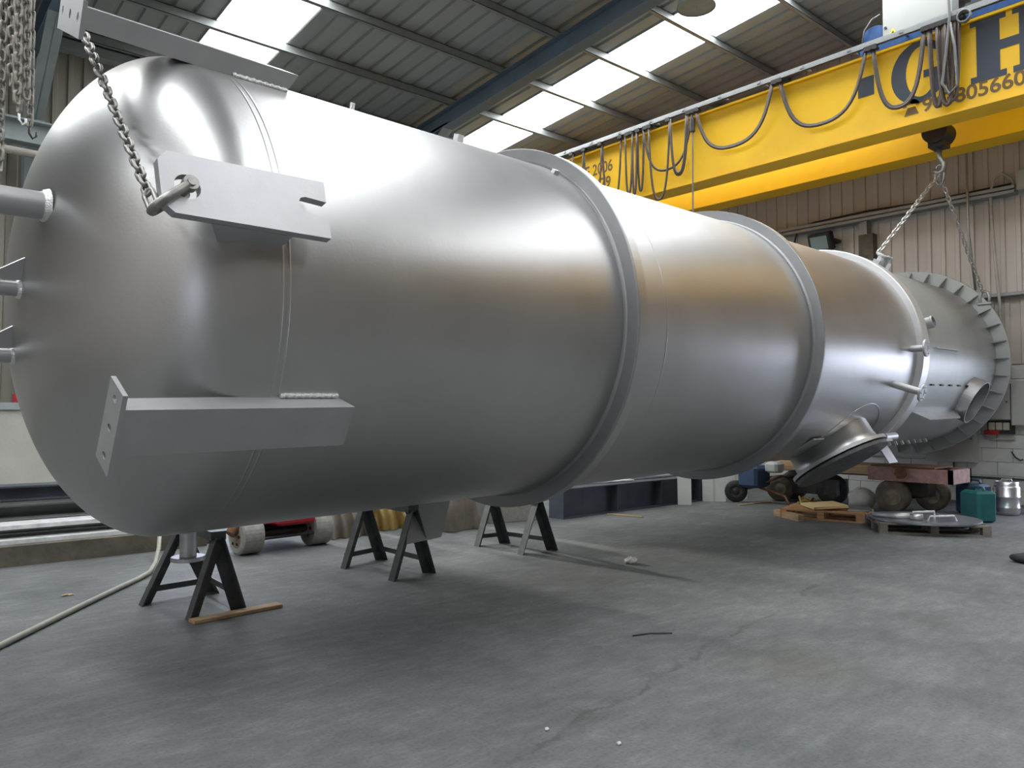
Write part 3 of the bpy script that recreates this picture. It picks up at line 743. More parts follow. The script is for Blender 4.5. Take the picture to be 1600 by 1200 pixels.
# big slab-serif H, one outline
Hh = [[(0,0),(.46,0),(.46,.10),(.38,.10),(.38,.42),(.62,.42),(.62,.10),(.54,.10),(.54,0),(1,0),(1,.10),(.92,.10),(.92,.90),(1,.90),(1,1),(.54,1),(.54,.90),(.62,.90),(.62,.57),(.38,.57),(.38,.90),(.46,.90),(.46,1),(0,1),(0,.90),(.08,.90),(.08,.10),(0,.10)]]
letter(Hh, 4.22, 6.63, 'letter_h', 'navy', 1.05, .97)
letter([rect(0,0,.27,.33)], 5.95, 6.95, 'square_mark', 'navy')
def text(body, y, z, size, name, m, sx=1.0):
    cu = bpy.data.curves.new(name, 'FONT'); cu.body = body; cu.size = size; cu.extrude = .001; cu.offset = 0.006
    to = bpy.data.objects.new(name, cu); C.objects.link(to); bpy.context.view_layer.update()
    me = bpy.data.meshes.new_from_object(to.evaluated_get(bpy.context.evaluated_depsgraph_get()))
    C.objects.unlink(to); bpy.data.objects.remove(to)
    me.transform(CO @ tmat(y, z, sx, 1)); me.materials.clear()
    return obj(name, me, m, g1)
text('943805660', 4.93, 6.42, .31, 'phone_number', 'brownink', 1.03)
text('CE 2006', 12.55, 7.06, .36, 'year_marking', 'brownink', .86)
text('3479', 12.15, 6.70, .36, 'serial_marking', 'brownink', .86)
# telephone symbol
ph = [arc(.16,.15,.16,.12,0,180,12) + [(.07,.15),(.07,.18),(.25,.18),(.25,.15)][::1], [(.02,0),(.30,0),(.23,.135),(.09,.135)]]
letter(ph, 5.22, 6.42, 'telephone_symbol', 'brownink', .8, .95)
# trolley on top: cabinet, motors, hook
trl = thing('crane_trolley', 'hoist trolley with white electrical cabinet and blue motors on top of crane', 'hoist', (13.7,5,7.62))
TO = TX(-13.7,-5,-7.62)
def tpart(mb, name, m, parent=None):
    mb.v = [tuple(TO @ Vector(p_)) for p_ in mb.v]; return mb.build(name, m, parent or trl)
tpart(MB().box((12.95,3.2,7.64),(15.0,5.75,7.78)), 'trolley_frame', 'blue')
cb = tpart(MB().cbox((12.98,4.50,7.72),(13.3,5.56,8.62),.012), 'electrical_cabinet', 'cabinet')
tpart(MB().prism([(0,0),(.15,0),(.075,.13)],0,.004,Matrix(((0,0,-1,12.979),(-1,0,0,5.47),(0,1,0,7.86),(0,0,0,1)))), 'warning_triangle', 'sticker', cb)
tpart(MB().prism([(0,0),(.02,0),(.035,.04),(.02,.04),(.03,.075),(-.005,.03),(.01,.03)],0,.004,Matrix(((0,0,-1,12.975),(-1,0,0,5.41),(0,1,0,7.88),(0,0,0,1)))), 'lightning_mark', 'black', cb)
tpart(MB().cyl((12.96,5.51,8.03),(12.99,5.51,8.03),.022,12), 'cabinet_lock', 'dark', cb)
tpart(MB().cyl((12.96,4.56,7.8),(12.99,4.56,7.8),.022,12), 'cabinet_lock', 'dark', cb)
for yy, zz in ((5.72,7.95),(4.02,8.0)):
    mo = tpart(MB().cyl((13.0,yy,zz),(13.5,yy,zz),.2,20).box((13.02,yy-.24,7.7),(13.45,yy+.24,7.85)), 'motor', 'blue')
    for k in range(7): tpart(MB().cyl((13.05+k*.06,yy,zz),(13.07+k*.06,yy,zz),.225,20), 'cooling_fin', 'blue', mo)
tpart(MB().box((12.97,3.3,7.8),(13.2,4.3,7.95)), 'cable_tray', 'dark')
tpart(MB().tube([(12.98,5.6,8.3),(12.95,5.72,8.25),(12.95,5.85,8.1),(12.98,5.9,7.9)],.015,6), 'motor_cable', 'cablegrey')
# bottom block + hook hanging between the girders
tpart(MB().cyl((13.55,5.0,6.30),(13.95,5.0,6.30),.20,24), 'hook_sheave', 'dark')
tpart(MB().box((13.6,4.88,6.05),(13.9,5.12,6.35)), 'hook_block', 'dark')
for xx in (13.6,13.9): tpart(MB().cyl((xx,5.0,6.3),(xx,5.0,7.7),.012,8), 'wire_rope', 'dark')
tpart(MB().tube([(13.75,5.0,6.1),(13.75,5.0,5.9),(13.75,4.93,5.78),(13.75,4.94,5.66),(13.75,5.02,5.63),(13.75,5.09,5.70)], .045, 10), 'hook', 'chain')
tpart(MB().tube([(13.75,5+.07*math.cos(2*PI*i/18),5.60+.17*math.sin(2*PI*i/18)) for i in range(18)], .022, 8, closed=True), 'master_ring', 'chain')

# ------------------------------------------------------------------ fittings on the end wall
b = MB(); b.box((XE-.38,4.43,5.58),(XE-.145,9.6,5.60)); b.box((XE-.38,4.43,5.52),(XE-.36,9.6,5.66)); b.box((XE-.16,4.43,5.52),(XE-.145,9.6,5.66))
ct = tag(b.build('cable_tray', 'purlin'), 'long pale metal cable tray across the cladding under the crane', 'cable tray')
MB().tube([(XE-.30,4.5,5.70),(XE-.28,6,5.68),(XE-.30,7.0,5.72),(XE-.28,8.2,5.70),(XE-.32,8.55,5.60),(XE-.34,8.62,5.3),(XE-.34,8.62,5.0)], .022, 8).build('tray_cable', 'black', ct)
MB().tube([(XE-.26,4.5,5.66),(XE-.26,9.5,5.66)], .016, 8).build('tray_cable', 'black', ct)
b = MB(); b.box((XE-.33,6.93,4.3),(XE-.13,7.22,5.25))
po = tag(b.build('wall_post', 'bearer'), 'dark brown rectangular steel post under cable tray', 'post')
MB().box((XE-.33,7.05,5.25),(XE-.15,7.2,5.515)).build('post_bracket', 'purlin', po)
fl_ = thing('flood_light', 'black square floodlight with glass front below cable tray', 'light', (XE-.45,7.92,5.22))
MB().cbox((-.16,-.24,-.2),(.06,.24,.2),.03, RY(-.35)).build('housing', 'black', fl_)
MB().box((-.166,-.18,-.14),(-.155,.18,.14), RY(-.35)).build('glass', 'glass', fl_)
MB().box((.0,-.27,-.03),(.27,-.25,.03)).box((.0,.25,-.03),(.27,.27,.03)).box((.25,-.27,-.03),(.27,.27,.03)).build('yoke', 'dark', fl_)
tag(MB().tube([(XE-.42,5.17,6.9),(XE-.42,5.16,5.0),(XE-.18,5.14,3.9)], .022, 8).build('vertical_conduit', 'alu'), 'thin pale vertical pipe hanging in front of cladding below the crane', 'pipe')
tag(MB().tube([(XE-.2,4.45,5.62),(XE-.3,4.5,5.8),(XE-.32,4.62,5.92),(XE-.32,4.76,5.85),(XE-.32,4.82,5.6),(XE-.30,4.80,4.8),(XE-.22,4.74,3.6),(XE-.2,4.72,2.0)], .026, 8).build('looped_pipe', 'pipe'), 'pale pipe with a black looped top running down the right cladding', 'pipe')
tag(MB().box((XE-.3,4.2,5.58),(XE-.14,4.42,5.92)).box((XE-.31,4.22,5.6),(XE-.3,4.40,5.9)).build('junction_box', 'wallbox'), 'small pale box at the right end of the cable tray', 'box')
def wallbox(y0, y1, z0, z1, dep, label):
    o = thing('wall_cabinet', label, 'cabinet', (XE-.012-dep,(y0+y1)/2,z0), group='grey electrical cabinets on block wall')
    hw = (y1-y0)/2; h = z1-z0
    MB().box((0.015,-hw,0),(dep,hw,h)).build('body', 'wallbox', o)
    d_ = MB().cbox((0,-hw+.008,.008),(.014,hw-.008,h-.008),.004).build('door', 'wallbox', o)
    MB().cyl((-.012,-hw+.05,h*.5),(0,-hw+.05,h*.5),.014,10).build('lock', 'dark', d_)
    return o
wallbox(5.20,6.05,.73,1.60,.22,'wide grey wall cabinet partly hidden behind the vessel base ring')
c2 = wallbox(4.62,5.02,1.52,2.16,.2,'grey wall cabinet with a yellow warning sticker')
MB().box((-.004,.06,.25),(0,.16,.38)).build('yellow_sticker', 'sticker', c2)
wallbox(4.15,4.60,1.42,2.2,.22,'grey wall cabinet at the right frame edge beside sockets')
wallbox(6.06,7.2,.78,1.35,.1,'low grey wall panel left of the wide cabinet behind vessel')
so = thing('socket_strip', 'row of beige sockets with a red plug below the stickered cabinet', 'socket', (XE-.1,4.82,1.30))
MB().box((.0,-.22,-.04),(.09,.2,.2)).build('backplate', 'dark', so)
for k in range(3): MB().cbox((-.05,-.16+k*.115,.03),(0.0,-.06+k*.115,.17),.01).build('socket', 'beige', so)
MB().cbox((-.07,.0,-.05),(0.0,.24,.03),.01).build('red_plug', 'red', so)
tag(MB().tube([(XE-.05,5.12,1.95),(XE-.05,5.12,1.35),(XE-.06,5.08,1.2),(XE-.06,4.95,1.16),(XE-.06,4.6,1.18)], .02, 8).build('bent_conduit', 'pipe'), 'bent grey conduit curving under the sockets', 'conduit')
tag(MB().tube([(XE-.035,3.2,.46),(XE-.035,6.2,.46),(XE-.035,6.9,.47)], .018, 8).tube([(XE-.035,5.62,.46),(XE-.035,5.62,.75)], .014, 8).build('wall_conduit', 'dark'), 'dark conduit running level along the block wall above the floor', 'conduit')
tag(MB().tube([(XE-.05,4.66,.95),(XE-.05,4.60,.85),(XE-.06,4.52,.80),(XE-.05,4.48,.82)], .012, 6).build('wall_hook', 'dark'), 'small dark hook on the block wall at right', 'hook')
lp = thing('high_bay_lamp', 'grey bell shaped high bay lamp hanging in front of the bright skylight', 'lamp', (10.25,7.32,8.15))
MB().lathe([(0,.31),(.04,.30),(.30,.24),(.42,.15),(.46,.13),(.75,.13),(.78,.02)], 32, RY(-PI/2)).build('shade', 'lamp', lp)
MB().lathe([(0.02,.30),(0.02,.01)], 32, RY(-PI/2)).build('lens', 'lamp', lp)
MB().cyl((0,0,.7),(0,0,.84),.02,8).build('suspension', 'dark', lp)

# ------------------------------------------------------------------ trestles under the vessel
def trestle(label, feet, h, group='dark steel trestles in a row under the vessel', plate=False):
    # feet: [far-left, far-right, near-left, near-right] floor points
    fa, fb, na, nb = [Vector((x,y,0)) for x,y in feet]
    base = (fa+fb+na+nb)/4
    o = thing('steel_trestle', label, 'trestle', tuple(base), group=group)
    def L_(p): return tuple(Vector(p)-base)
    tf = (fa+fb)/2; tn = (na+nb)/2; tf.z = tn.z = h
    for top_, pts in ((tf,(fa,fb)),(tn,(na,nb))):
        for sgn, p_ in zip((-1,1), pts):
            tp = top_ + Vector((sgn*.035,0,-.01))
            ax = (tp-p_).normalized(); d1 = Vector((0,-1,0)); d2 = Vector((-sgn,0,0))
            MB().angle(L_(p_), L_(tp), .10, .010, d1, d2).build('leg', 'trestle', o)
        if top_ is tf:
            a_, b_ = pts[0].lerp(top_,.18), pts[1].lerp(top_,.18)
            MB().bar(L_(a_), L_(b_), .012, .05).build('cross_brace', 'trestle', o)
    for i in (1,):
        a_ = (fa,fb)[i].lerp(tf,.2); b_ = (na,nb)[i].lerp(tn,.2)
        MB().bar(L_(a_), L_(b_), .012, .05).build('side_brace', 'trestle', o)
    MB().box(L_((tn.x-.06,min(tn.y,tf.y)-.06,h-.03)), L_((tn.x+.06,max(tn.y,tf.y)+.06,h+.04))).build('top_beam', 'trestle', o)
    return o
trestle('dark steel trestle behind the drain nozzle under the domed end', [(1.93,7.0),(2.60,7.08),(2.07,6.27),(2.55,6.33)], .62)
t2 = trestle('dark steel trestle with a leaning plate under the middle of the vessel', [(3.97,7.3),(4.58,7.46),(4.03,6.47),(4.58,6.55)], .66)
trestle('dark steel trestle standing under the first stiffening ring', [(5.86,7.47),(6.32,7.42),(5.90,6.72),(6.44,6.70)], .60)
V = [(4.20,6.42,.33),(4.62,6.42,.36),(4.86,6.56,.80),(4.36,6.56,.80)]
tag(MB().add(V + [(x,y+.015,z) for x,y,z in V], [(0,1,2,3),(4,5,6,7),(0,1,5,4),(1,2,6,5),(2,3,7,6),(3,0,4,7)]).build('steel_plate', 'skirt'), 'grey steel plate leaning on the near side of the middle trestle', 'plate')

# plank by the first trestle
tag(MB().cbox((0,-.055,0),(.74,.055,.028),.004,TX(2.07,6.12,0.0) @ RZ(.09)).build('wooden_plank', 'woodold'), 'short brown wooden plank on the floor at the foot of the first trestle', 'plank')
tag(MB().tube([(0.2,5.5,.025),(.86,6.29,.025),(1.15,6.66,.025),(1.49,7.1,.025),(1.91,7.63,.025),(2.2,7.98,.025),(2.36,8.2,.03),(2.5,8.5,.06),(2.62,8.8,.16),(2.75,9.2,.35)], .022, 10).build('floor_hose', 'hose'), 'pale grey hose lying across the floor at left', 'hose')

# red axle machine with solid wheels behind the trestles
rm = thing('red_machine', 'red wheeled machine with two grey solid wheels behind the trestles', 'machine', (3.95,8.75,0), .06)
def solid_wheel(mx_, parent):
    o = MB().lathe([(-.13,.02),(-.13,.19),(-.115,.215),(.115,.215),(.13,.19),(.13,.02)], 32, mx_, smooth=False).build('wheel', 'solidwheel', parent)
    MB().lathe([(-.145,.0),(-.145,.06),(-.135,.075),(-.135,.13),(-.125,.14)], 24, mx_, smooth=False).build('hub', 'hub', o)
    for k in range(6):
        t = 2*PI*k/6; MB().cyl((-.15,.1*math.cos(t),.1*math.sin(t)),(-.13,.1*math.cos(t),.1*math.sin(t)),.016,8,mx=mx_).build('wheel_nut', 'dark', o)
solid_wheel(TX(-.40,0,.215), rm); solid_wheel(TX(.52,.05,.215), rm)
MB().cyl((-.4,0,.215),(.5,.05,.215),.035,12).cyl((-.3,-.12,.17),(.45,-.1,.17),.018,8).cyl((-.3,.1,.25),(.45,.1,.25),.018,8).build('axle', 'dark', rm)
MB().cbox((-.12,-.2,.30),(.38,.35,.52),.03).box((-.25,-.1,.33),(.42,.3,.37)).build('body', 'red', rm)
MB().box((-.3,.3,.1),(.45,.7,.5)).build('frame', 'dark', rm)
MB().cyl((.62,-.1,.38),(.62,-.1,.5),.035,12).build('filler_cap', 'weld', rm)
MB().cyl((-.62,-.05,.25),(-.5,-.02,.38),.06,10).build('bracket', 'rust', rm)

# tarpaulin covered goods
def tarp(name, x0, x1, y0, y1, h, m, label, seed, amp=.10):
    rnd = random.Random(seed); nx, ny = 46, 26; V = []; F = []
    ph_ = [(rnd.uniform(3,9), rnd.uniform(3,9), rnd.uniform(0,6), rnd.uniform(.3,1)) for _ in range(9)]
    for j in range(ny+1):
        for i in range(nx+1):
            u_, v_ = i/nx, j/ny
            e = min(1, min(u_,1-u_)*7)*min(1, min(v_*3.2, (1-v_)*4))
            z = h*(e**.5)
            n_ = sum(a*math.sin(fx*u_*3+fy*v_*2+p_) for fx,fy,p_,a in ph_)/4
            k_ = abs(math.sin(11*u_+3*math.sin(5*v_)))*.5
            z = max(.006, z*(1+.12*n_) + amp*(n_*.5+k_*.5)*min(1,e*2.5+.06))
            V.append((x0+(x1-x0)*u_+.05*n_, y0+(y1-y0)*v_+.10*n_+.07*k_, z))
    for j in range(ny):
        for i in range(nx): a = j*(nx+1)+i; F.append((a,a+1,a+nx+2,a+nx+1))
    bx = Vector(((x0+x1)/2,(y0+y1)/2,0))
    me = MB().add([tuple(Vector(p_)-bx) for p_ in V], F, True).mesh(name)
    o = obj(name, me, m); o.location = bx; return tag(o, label, 'tarpaulin', 'tarpaulin covered heaps behind the trestles')
tarp('tarpaulin', 4.78,5.42,8.98,10.0,.62,'tarp','brown tarpaulin heap just right of the red machine',3)
tarp('tarpaulin', 5.55,6.1,9.2,10.2,.55,'tarpyellow','ochre yellow tarpaulin heap seen between the trestle legs',5)
tarp('tarpaulin', 6.2,6.85,8.5,9.5,.85,'tarp','dark brown crumpled tarpaulin heap beside the pale board',8,.16)
tag(MB().cbox((0,0,0),(.06,1.0,.9),.006,TX(8.0,8.95,0) @ RZ(1.45)).build('pale_board', 'wallbox'), 'pale upright board behind the third trestle', 'board')
tag(MB().cbox((0,0,0),(.05,.9,.8),.006,TX(8.1,8.65,0) @ RZ(1.35)).build('pale_board', 'hose'), 'pale ribbed board beside the end of the floor beam', 'board')

# ------------------------------------------------------------------ beams on the floor beyond
def ibeam(name, p0, length, h, wd, m, label, group, z=0.0, rz=0.0, roll=False):
    t = .016
    pr = [(-wd/2,0),(wd/2,0),(wd/2,t),(t/2,t),(t/2,h-t),(wd/2,h-t),(wd/2,h),(-wd/2,h),(-wd/2,h-t),(-t/2,h-t),(-t/2,t),(-wd/2,t)]
    V = [(x,y,zz) for x in (0,length) for y,zz in pr]
    F = [tuple(range(11,-1,-1)), tuple(range(12,24))] + [(i,(i+1)%12,12+(i+1)%12,12+i) for i in range(12)]
    o = MB().add(V, F).build(name, m); o.location = (p0[0],p0[1],z); o.rotation_euler = (0,0,rz)
    return tag(o, label, 'beam', group)
ib = ibeam('floor_beam', (8.36,8.6), 5.1, .46, .30, 'ibeam', 'dark blue grey steel beam lying on the floor beyond the vessel', 'steel beams on the far floor', rz=.045)
MB().box((-.012,-.15,0),(0,.15,.46)).build('end_plate', 'ibeam', ib)
for k in range(3): MB().box((1.3+k*1.2,-.15,.016),(1.312+k*1.2,-.008,.444)).build('stiffener', 'ibeam', ib)
for k in range(4):
    y = 9.15+.36*k
    ibeam('stacked_beam', (8.9+.5*k,y), 4.6, .30, .22, 'ibeam', ('%s dark steel beam lying behind the blue grey floor beam' % ('nearest','second','third','farthest')[k]), 'steel beams on the far floor', z=0.0, rz=.04)
for k,(x,y,L_) in enumerate(((8.7,8.9,1.6),(9.3,9.0,2.2),(10.0,9.1,2.5))):
    tag(MB().box((0,-.06,0),(L_,.06,.02),TX(x,y,.47+.03*k) @ RZ(-.1+.04*k)).build('flat_bar', 'skylitsteel'), '%s pale flat steel bar resting over the floor beams' % ('shortest','middle','longest')[k], 'bar', 'flat bars on the beams')
for k,(x,y,h,wd) in enumerate(((11.35,8.43,.55,.24),(12.2,8.40,.50,.42),(12.95,8.42,.55,.40))):
    o = tag(MB().box((-.015,-wd/2,0),(.015,wd/2,h),TX(x,y,0) @ RZ(.75) @ RY(.12)).build('leaning_panel', 'block'), '%s upright pale panel leaning on the far end of the floor beam' % ('narrow left','wide middle','ribbed right')[k], 'panel', 'pale panels leaning on the beam')
    if k: MB().box((-.02,-.02,0),(.02,.02,h*.98),TX(x,y,0) @ RZ(.75) @ RY(.12)).build('rib', 'wallbox', o)
# left stack of steel along the wall side
lb = [(9.72,0.0,.17,.5,'oldbeam','lowest dark beam of the steel stack at left'),
      (9.85,.19,.045,.55,'skylitsteel','lower bright flat bar on the steel stack at left'),
      (10.05,.27,.05,.5,'oldbeam','dark flat beam between two bright bars of the left stack'),
      (9.95,.335,.045,.5,'skylitsteel','upper bright flat bar on the steel stack at left'),
      (10.35,.40,.16,.5,'oldbeam','upper dark beam of the steel stack at left'),
      (10.75,.57,.17,.4,'ibeam','topmost blue grey beam of the steel stack at left')]
for k,(y,z,h,wd,m_,lab) in enumerate(lb):
    L0 = 3.55 - .12*k
    b = MB()
    if m_ == 'skylitsteel':
        b.add([(-4,y,z),(L0-.3,y,z),(L0,y+.1,z),(L0,y+wd,z),(-4,y+wd,z),(-4,y,z+h),(L0-.3,y,z+h),(L0,y+.1,z+h),(L0,y+wd,z+h),(-4,y+wd,z+h)],
              [(4,3,2,1,0),(5,6,7,8,9)]+[(i,(i+1)%5,5+(i+1)%5,5+i) for i in range(5)])
    else:
        b.box((-4,y,z),(L0,y+wd,z+.02)).box((-4,y,z+h-.02),(L0,y+wd,z+h)).box((-4,y+wd*.35,z),(L0,y+wd*.35+.02,z+h))
    tag(b.build('stacked_steel', m_), lab, 'beam', 'steel stack along the left')
tag(MB().box((-4,9.56,0),(3.4,9.70,.21)).build('timber_bearer', 'bearer'), 'dark timber bearer under the front of the left steel stack', 'timber')
tag(MB().box((2.22,YL-.48,1.781),(2.36,YL-.38,1.92)).build('red_box', 'red'), 'tiny red box on the ledge of the left wall', 'box')

# ------------------------------------------------------------------ goods near the end wall
def wheel(mx_, parent, r, wd, m_t='tyre', m_h='hub'):
    o = MB().lathe([(-wd/2,r*.55),(-wd/2,r*.86),(-wd/2+.02,r*.96),(-wd/4,r),(wd/4,r),(wd/2-.02,r*.96),(wd/2,r*.86),(wd/2,r*.55)], 32, mx_).build('wheel', m_t, parent)
    MB().lathe([(-wd*.35,.0),(-wd*.42,r*.18),(-wd*.30,r*.22),(-wd*.25,r*.5),(-wd*.42,r*.58),(wd*.42,r*.58),(wd*.3,r*.2),(wd*.3,.001)], 28, mx_).build('hub', m_h, o)
    return o
ca = thing('flatbed_cart', 'old faded red four wheeled cart with timber deck near the block wall', 'cart', (13.5,6.4,0))
wheel(TX(-.32,-.80,.27) @ RZ(.1), ca, .27, .2); wheel(TX(.38,-1.15,.27) @ RZ(.1), ca, .27, .2); wheel(TX(-.1,.35,.27) @ RZ(.5), ca, .27, .18, 'black'); wheel(TX(.3,1.3,.27) @ RZ(.4), ca, .27, .18); wheel(TX(-.25,1.28,.24) @ RZ(.2), ca, .24, .16)
MB().box((-.46,-1.75,.52),(-.40,-.45,.74)).box((.3,-1.75,.52),(.36,1.6,.74)).box((-.46,-1.75,.52),(.36,-1.69,.74)).build('chassis', 'pink', ca)
MB().cyl((-.35,-.95,.27),(.4,-1.1,.27),.05,12).box((-.2,-1.3,.27),(.1,-.8,.55)).build('axle_beam', 'dark', ca)
MB().box((-.25,.2,.18),(.2,1.5,.45)).build('undercarriage', 'dark', ca)
MB().cyl((-.52,-1.0,.66),(-.38,-1.0,.66),.10,7,r1=.07).build('rusty_lug', 'rust', ca)
for k in range(3):
    MB().cbox((-.44+.28*k,-.85,.60),(-.26+.28*k,1.45,.76),.006).build('timber', 'woodold', ca)
MB().box((-.46,-1.5,.75),(.3,-.5,.77)).build('deck_board', 'rust', ca)
MB().cbox((-.3,.9,.76),(.25,1.35,.98),.02).build('box_on_deck', 'trestle', ca)
hc_ = thing('hand_cart', 'small blue hand cart with one black tyre left of the flatbed cart', 'cart', (12.55,8.0,0))
wheel(TX(-.1,.1,.2) @ RZ(.55), hc_, .2, .1, 'black', 'dark')
MB().cbox((-.15,-.35,.28),(.35,.05,.68),.05).build('tank', 'jerryblue', hc_)
MB().cbox((.1,-.6,.55),(.4,-.35,.75),.04).build('canister', 'sack', hc_)
MB().tube([(-.1,.1,.2),(.1,-.2,.3),(.2,-.7,.15),(.0,-.9,.03)],.025,8).tube([(.1,-.2,.3),(.3,-.6,.5)],.02,8).build('frame', 'rust', hc_)
# heap of straps
rg = random.Random(4); pts = [(12.5+.4*rg.random(), 6.7+.38*rg.random(), .03+.14*rg.random()) for _ in range(26)]
tag(MB().tube(pts, .02, 6).build('strap_heap', 'tarpyellow'), 'tangled ochre straps on the floor beside the hand cart', 'straps')
# sack
def blob(name, c, rx, ry, rz_, m, label, cat, seed, amp=.15):
    rnd = random.Random(seed); k = [(rnd.uniform(2,6),rnd.uniform(2,6),rnd.uniform(0,6)) for _ in range(6)]
    V=[];F=[]; nu,nv=24,14
    for j in range(nv+1):
        for i in range(nu):
            t=2*PI*i/nu; p_=PI*j/nv
            n_=sum(math.sin(a*t+b_*p_+q) for a,b_,q in [(round(a),b_,q) for a,b_,q in k])/6
            s_=1+amp*n_; z=math.cos(p_)*rz_*s_; z+=amp*.25*rz_*math.sin(7*t+3*p_)*math.sin(5*p_); z=max(-rz_*.8,z)
            V.append((rx*math.sin(p_)*math.cos(t)*s_, ry*math.sin(p_)*math.sin(t)*s_, z+rz_*.8))
    for j in range(nv):
        for i in range(nu): F.append((j*nu+i,j*nu+(i+1)%nu,(j+1)*nu+(i+1)%nu,(j+1)*nu+i))
    o = MB().add(V,F,True).build(name,m); o.location=c; return tag(o,label,cat)
blob('sack',(13.35,6.2,0),.16,.24,.19,'sack','crumpled white sack on the floor under the timber cart','sack',2,.25)
# pallets
def pallet(loc, rz, m, label, L_=1.2, Wd=.8):
    o = thing('pallet', label, 'pallet', loc, rz, 'pallets near the block wall')
    for k in range(5): MB().box((-L_/2,-Wd/2+k*(Wd-.1)/4,.122),(L_/2,-Wd/2+.1+k*(Wd-.1)/4,.144)).build('top_board', m, o)
    for x in (-L_/2,-.05,L_/2-.1):
        MB().box((x,-Wd/2,.10),(x+.1,Wd/2,.122)).build('cross_board', m, o)
        for y in (-Wd/2,-.06,Wd/2-.12): MB().box((x,y,.022),(x+.1,y+.12,.10)).build('block', m, o)
    for y in (-Wd/2,-.05,Wd/2-.1): MB().box((-L_/2,y,0),(L_/2,y+.1,.022)).build('bottom_board', m, o)
    return o
pallet((11.66,5.97,0), -PI/2+.25, 'wood', 'light orange wooden pallet with a pale yellow panel on it')
pn = thing('cabinet_panel', 'pale yellow flat metal panel tilted on the wooden pallet', 'panel', (11.62,6.0,.175), -.75)
MB().box((-.25,-.30,.02),(.27,.32,.035), RY(-.06)).build('face', 'cream', pn)
MB().box((-.25,-.30,-.0),(-.235,.32,.03), RY(-.06)).box((.255,-.30,-.0),(.27,.32,.03), RY(-.06)).box((-.25,-.30,0),(.27,-.285,.03), RY(-.06)).box((-.25,.305,0),(.27,.32,.03), RY(-.06)).build('rim', 'cream', pn)
tag(MB().cbox((0,-.05,0),(.72,.05,.10),.004,TX(11.30,6.62,0.0) @ RZ(-2.1)).build('timber_offcut', 'woodold'), 'thick timber offcut lying against the front of the wooden pallet', 'timber')
tag(MB().box((0,0,0),(.5,.34,.02),TX(11.75,5.30,.15) @ RZ(.5)).build('grey_board', 'plate'), 'grey flat sheet at the right end of the wooden pallet', 'sheet')
tag(MB().cbox((0,-.06,0),(.8,.06,.03),.004,TX(12.35,5.0,.0) @ RZ(1.2)).build('loose_board', 'wood'), 'loose reddish board on the floor behind the grey pallet', 'board')
pallet((11.45,4.45,0), -PI/2+.62, 'greypallet', 'weathered grey pallet under a round steel plate', 1.35, 1.0)
rp = thing('round_plate', 'large round steel cover plate lying on the grey pallet', 'plate', (11.45,4.45,.147))
MB().lathe([(0,.001),(0,.69),(.004,.70),(.026,.70),(.03,.69),(.03,.001)], 64, RY(-PI/2), smooth=False).build('plate', 'plate', rp)
hd_ = MB().tube([(-.25,.05,.03),(-.25,.05,.12),(-.05,-.15,.13),(-.05,-.15,.03)],.016,8).build('handle', 'weld', rp)
MB().tube([(-.4,-.2,.03),(-.38,-.22,.1),(-.1,-.42,.10),(-.08,-.44,.03)],.014,8).build('handle', 'weld', rp)
MB().tube([(-.45,.5,.06),(-.5,.2,.07),(-.42,.02,.07)],.032,10).build('davit_arm', 'steel', rp)
MB().tube([(-.42,.02,.07),(-.35,-.12,.07)],.05,10).tube([(-.3,.35,.05),(-.1,.1,.06)],.035,10).build('hinge_block', 'galv', rp)
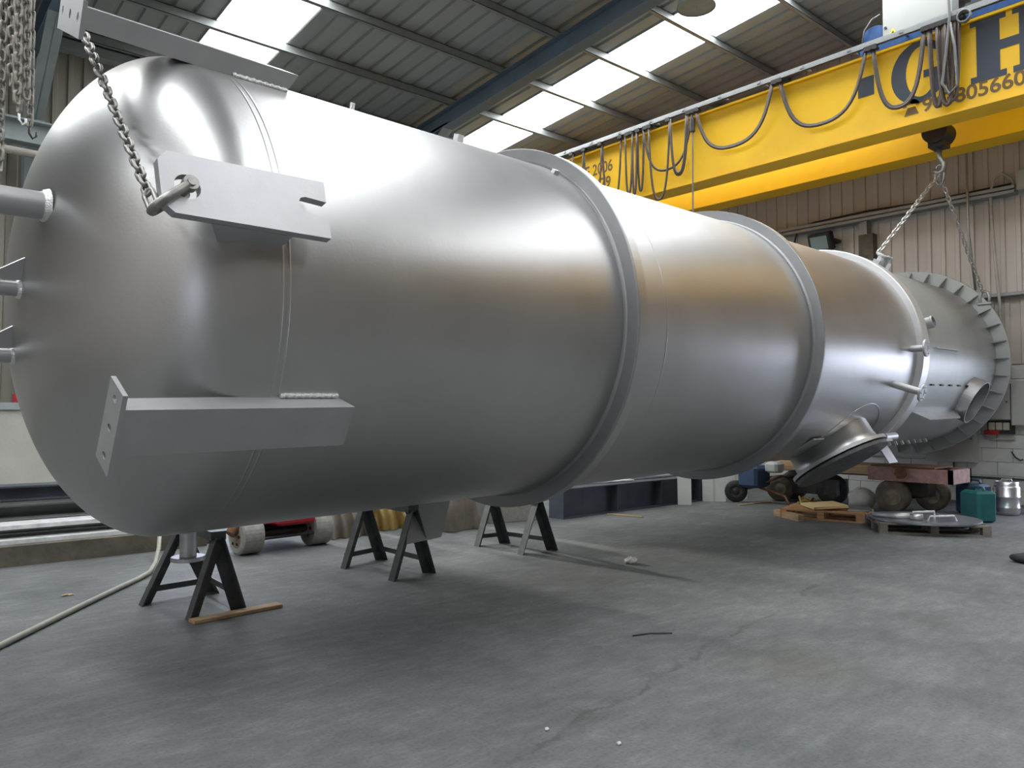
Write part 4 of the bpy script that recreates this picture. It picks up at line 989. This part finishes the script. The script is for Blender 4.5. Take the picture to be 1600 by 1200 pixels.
# jerrycans
def jerry(loc, rz, m, label, s=1.0):
    o = thing('jerrycan', label, 'jerrycan', loc, rz, 'plastic jerrycans by the block wall')
    MB().cbox((-.15*s,-.19*s,0),(.15*s,.19*s,.44*s),.035*s).build('body', m, o)
    MB().tube([(0,-.12*s,.43*s),(0,-.10*s,.49*s),(0,.06*s,.49*s),(0,.08*s,.43*s)],.018*s,8).build('handle', m, o)
    MB().cyl((0,.13*s,.43*s),(0,.13*s,.475*s),.03*s,14).build('cap', 'black', o)
    return o
jerry((13.0,4.28,0), -.55, 'jerrygreen', 'dark green plastic jerrycan in front, right of the grey pallet', 1.06)
jerry((13.95,4.66,0), -.35, 'jerryblue', 'dark blue plastic jerrycan behind, touching the steel keg', 1.12)
kg = thing('beer_keg', 'shiny stainless steel keg at right by the block wall', 'keg', (14.25,4.27,0))
MB().lathe([(0,.10),(0,.165),(.05,.185),(.10,.185),(.11,.19),(.13,.19),(.14,.185),(.27,.185),(.28,.192),(.30,.192),(.31,.185),(.44,.185),(.47,.17),(.47,.0)], 40, RY(-PI/2)).build('body', 'keg', kg)
MB().lathe([(.455,.165),(.53,.17),(.535,.16),(.455,.155)], 40, RY(-PI/2)).build('collar', 'keg', kg)
MB().tube([(.0,-.08,.53),(0,-.07,.57),(0,.07,.57),(0,.08,.53)],.01,6).build('handle', 'weld', kg)
tag(MB().cbox((-.12,-.2,0),(.12,.2,.36),.02,TX(14.9,3.9,0)).build('brown_box', 'rust'), 'brown box at the right frame edge behind the keg', 'box')

# ------------------------------------------------------------------ small litter
blob('paper_scrap',(6.47,5.52,0),.07,.05,.035,'paper','small crumpled white paper scrap on the floor under the vessel','scrap',9,.5)
blob('rubber_piece',(9.75,2.72,0),.10,.19,.06,'black','black rounded rubber piece on the floor at the right frame edge','rubber',11,.1)
tag(MB().cbox((0,-.02,0),(.62,.02,.02),.003,TX(9.32,8.42,0) @ RZ(-1.35)).build('wood_strip', 'woodold'), 'thin pale wood strip on the floor in front of the long beam', 'strip', )
tag(MB().cbox((0,-.02,0),(.9,.02,.02),.003,TX(12.0,7.75,0) @ RZ(-.1)).build('wood_strip', 'woodold'), 'thin pale wood strip on the floor below the hand cart', 'strip')
tag(MB().tube([(4.36,3.70,.008),(4.5,3.66,.008),(4.62,3.55,.010)],.005,6).build('bent_wire', 'dark'), 'short dark bent wire lying on the open floor', 'wire')
rg = random.Random(21)
for k,(x,y,lab) in enumerate(((1.62,2.35,'tiny white chip on the floor near the bottom left'),(2.75,2.9,'tiny white chip on the floor left of centre'),(2.9,2.55,'tiny white chip in the crack at bottom centre'),(1.55,7.75,'flat tan scrap on the floor left of the hose'))):
    blob('floor_chip',(x,y,0),.013 if k<3 else .05,.010 if k<3 else .025,.008,'paper' if k<3 else 'woodold',lab,'scrap',30+k,.4)
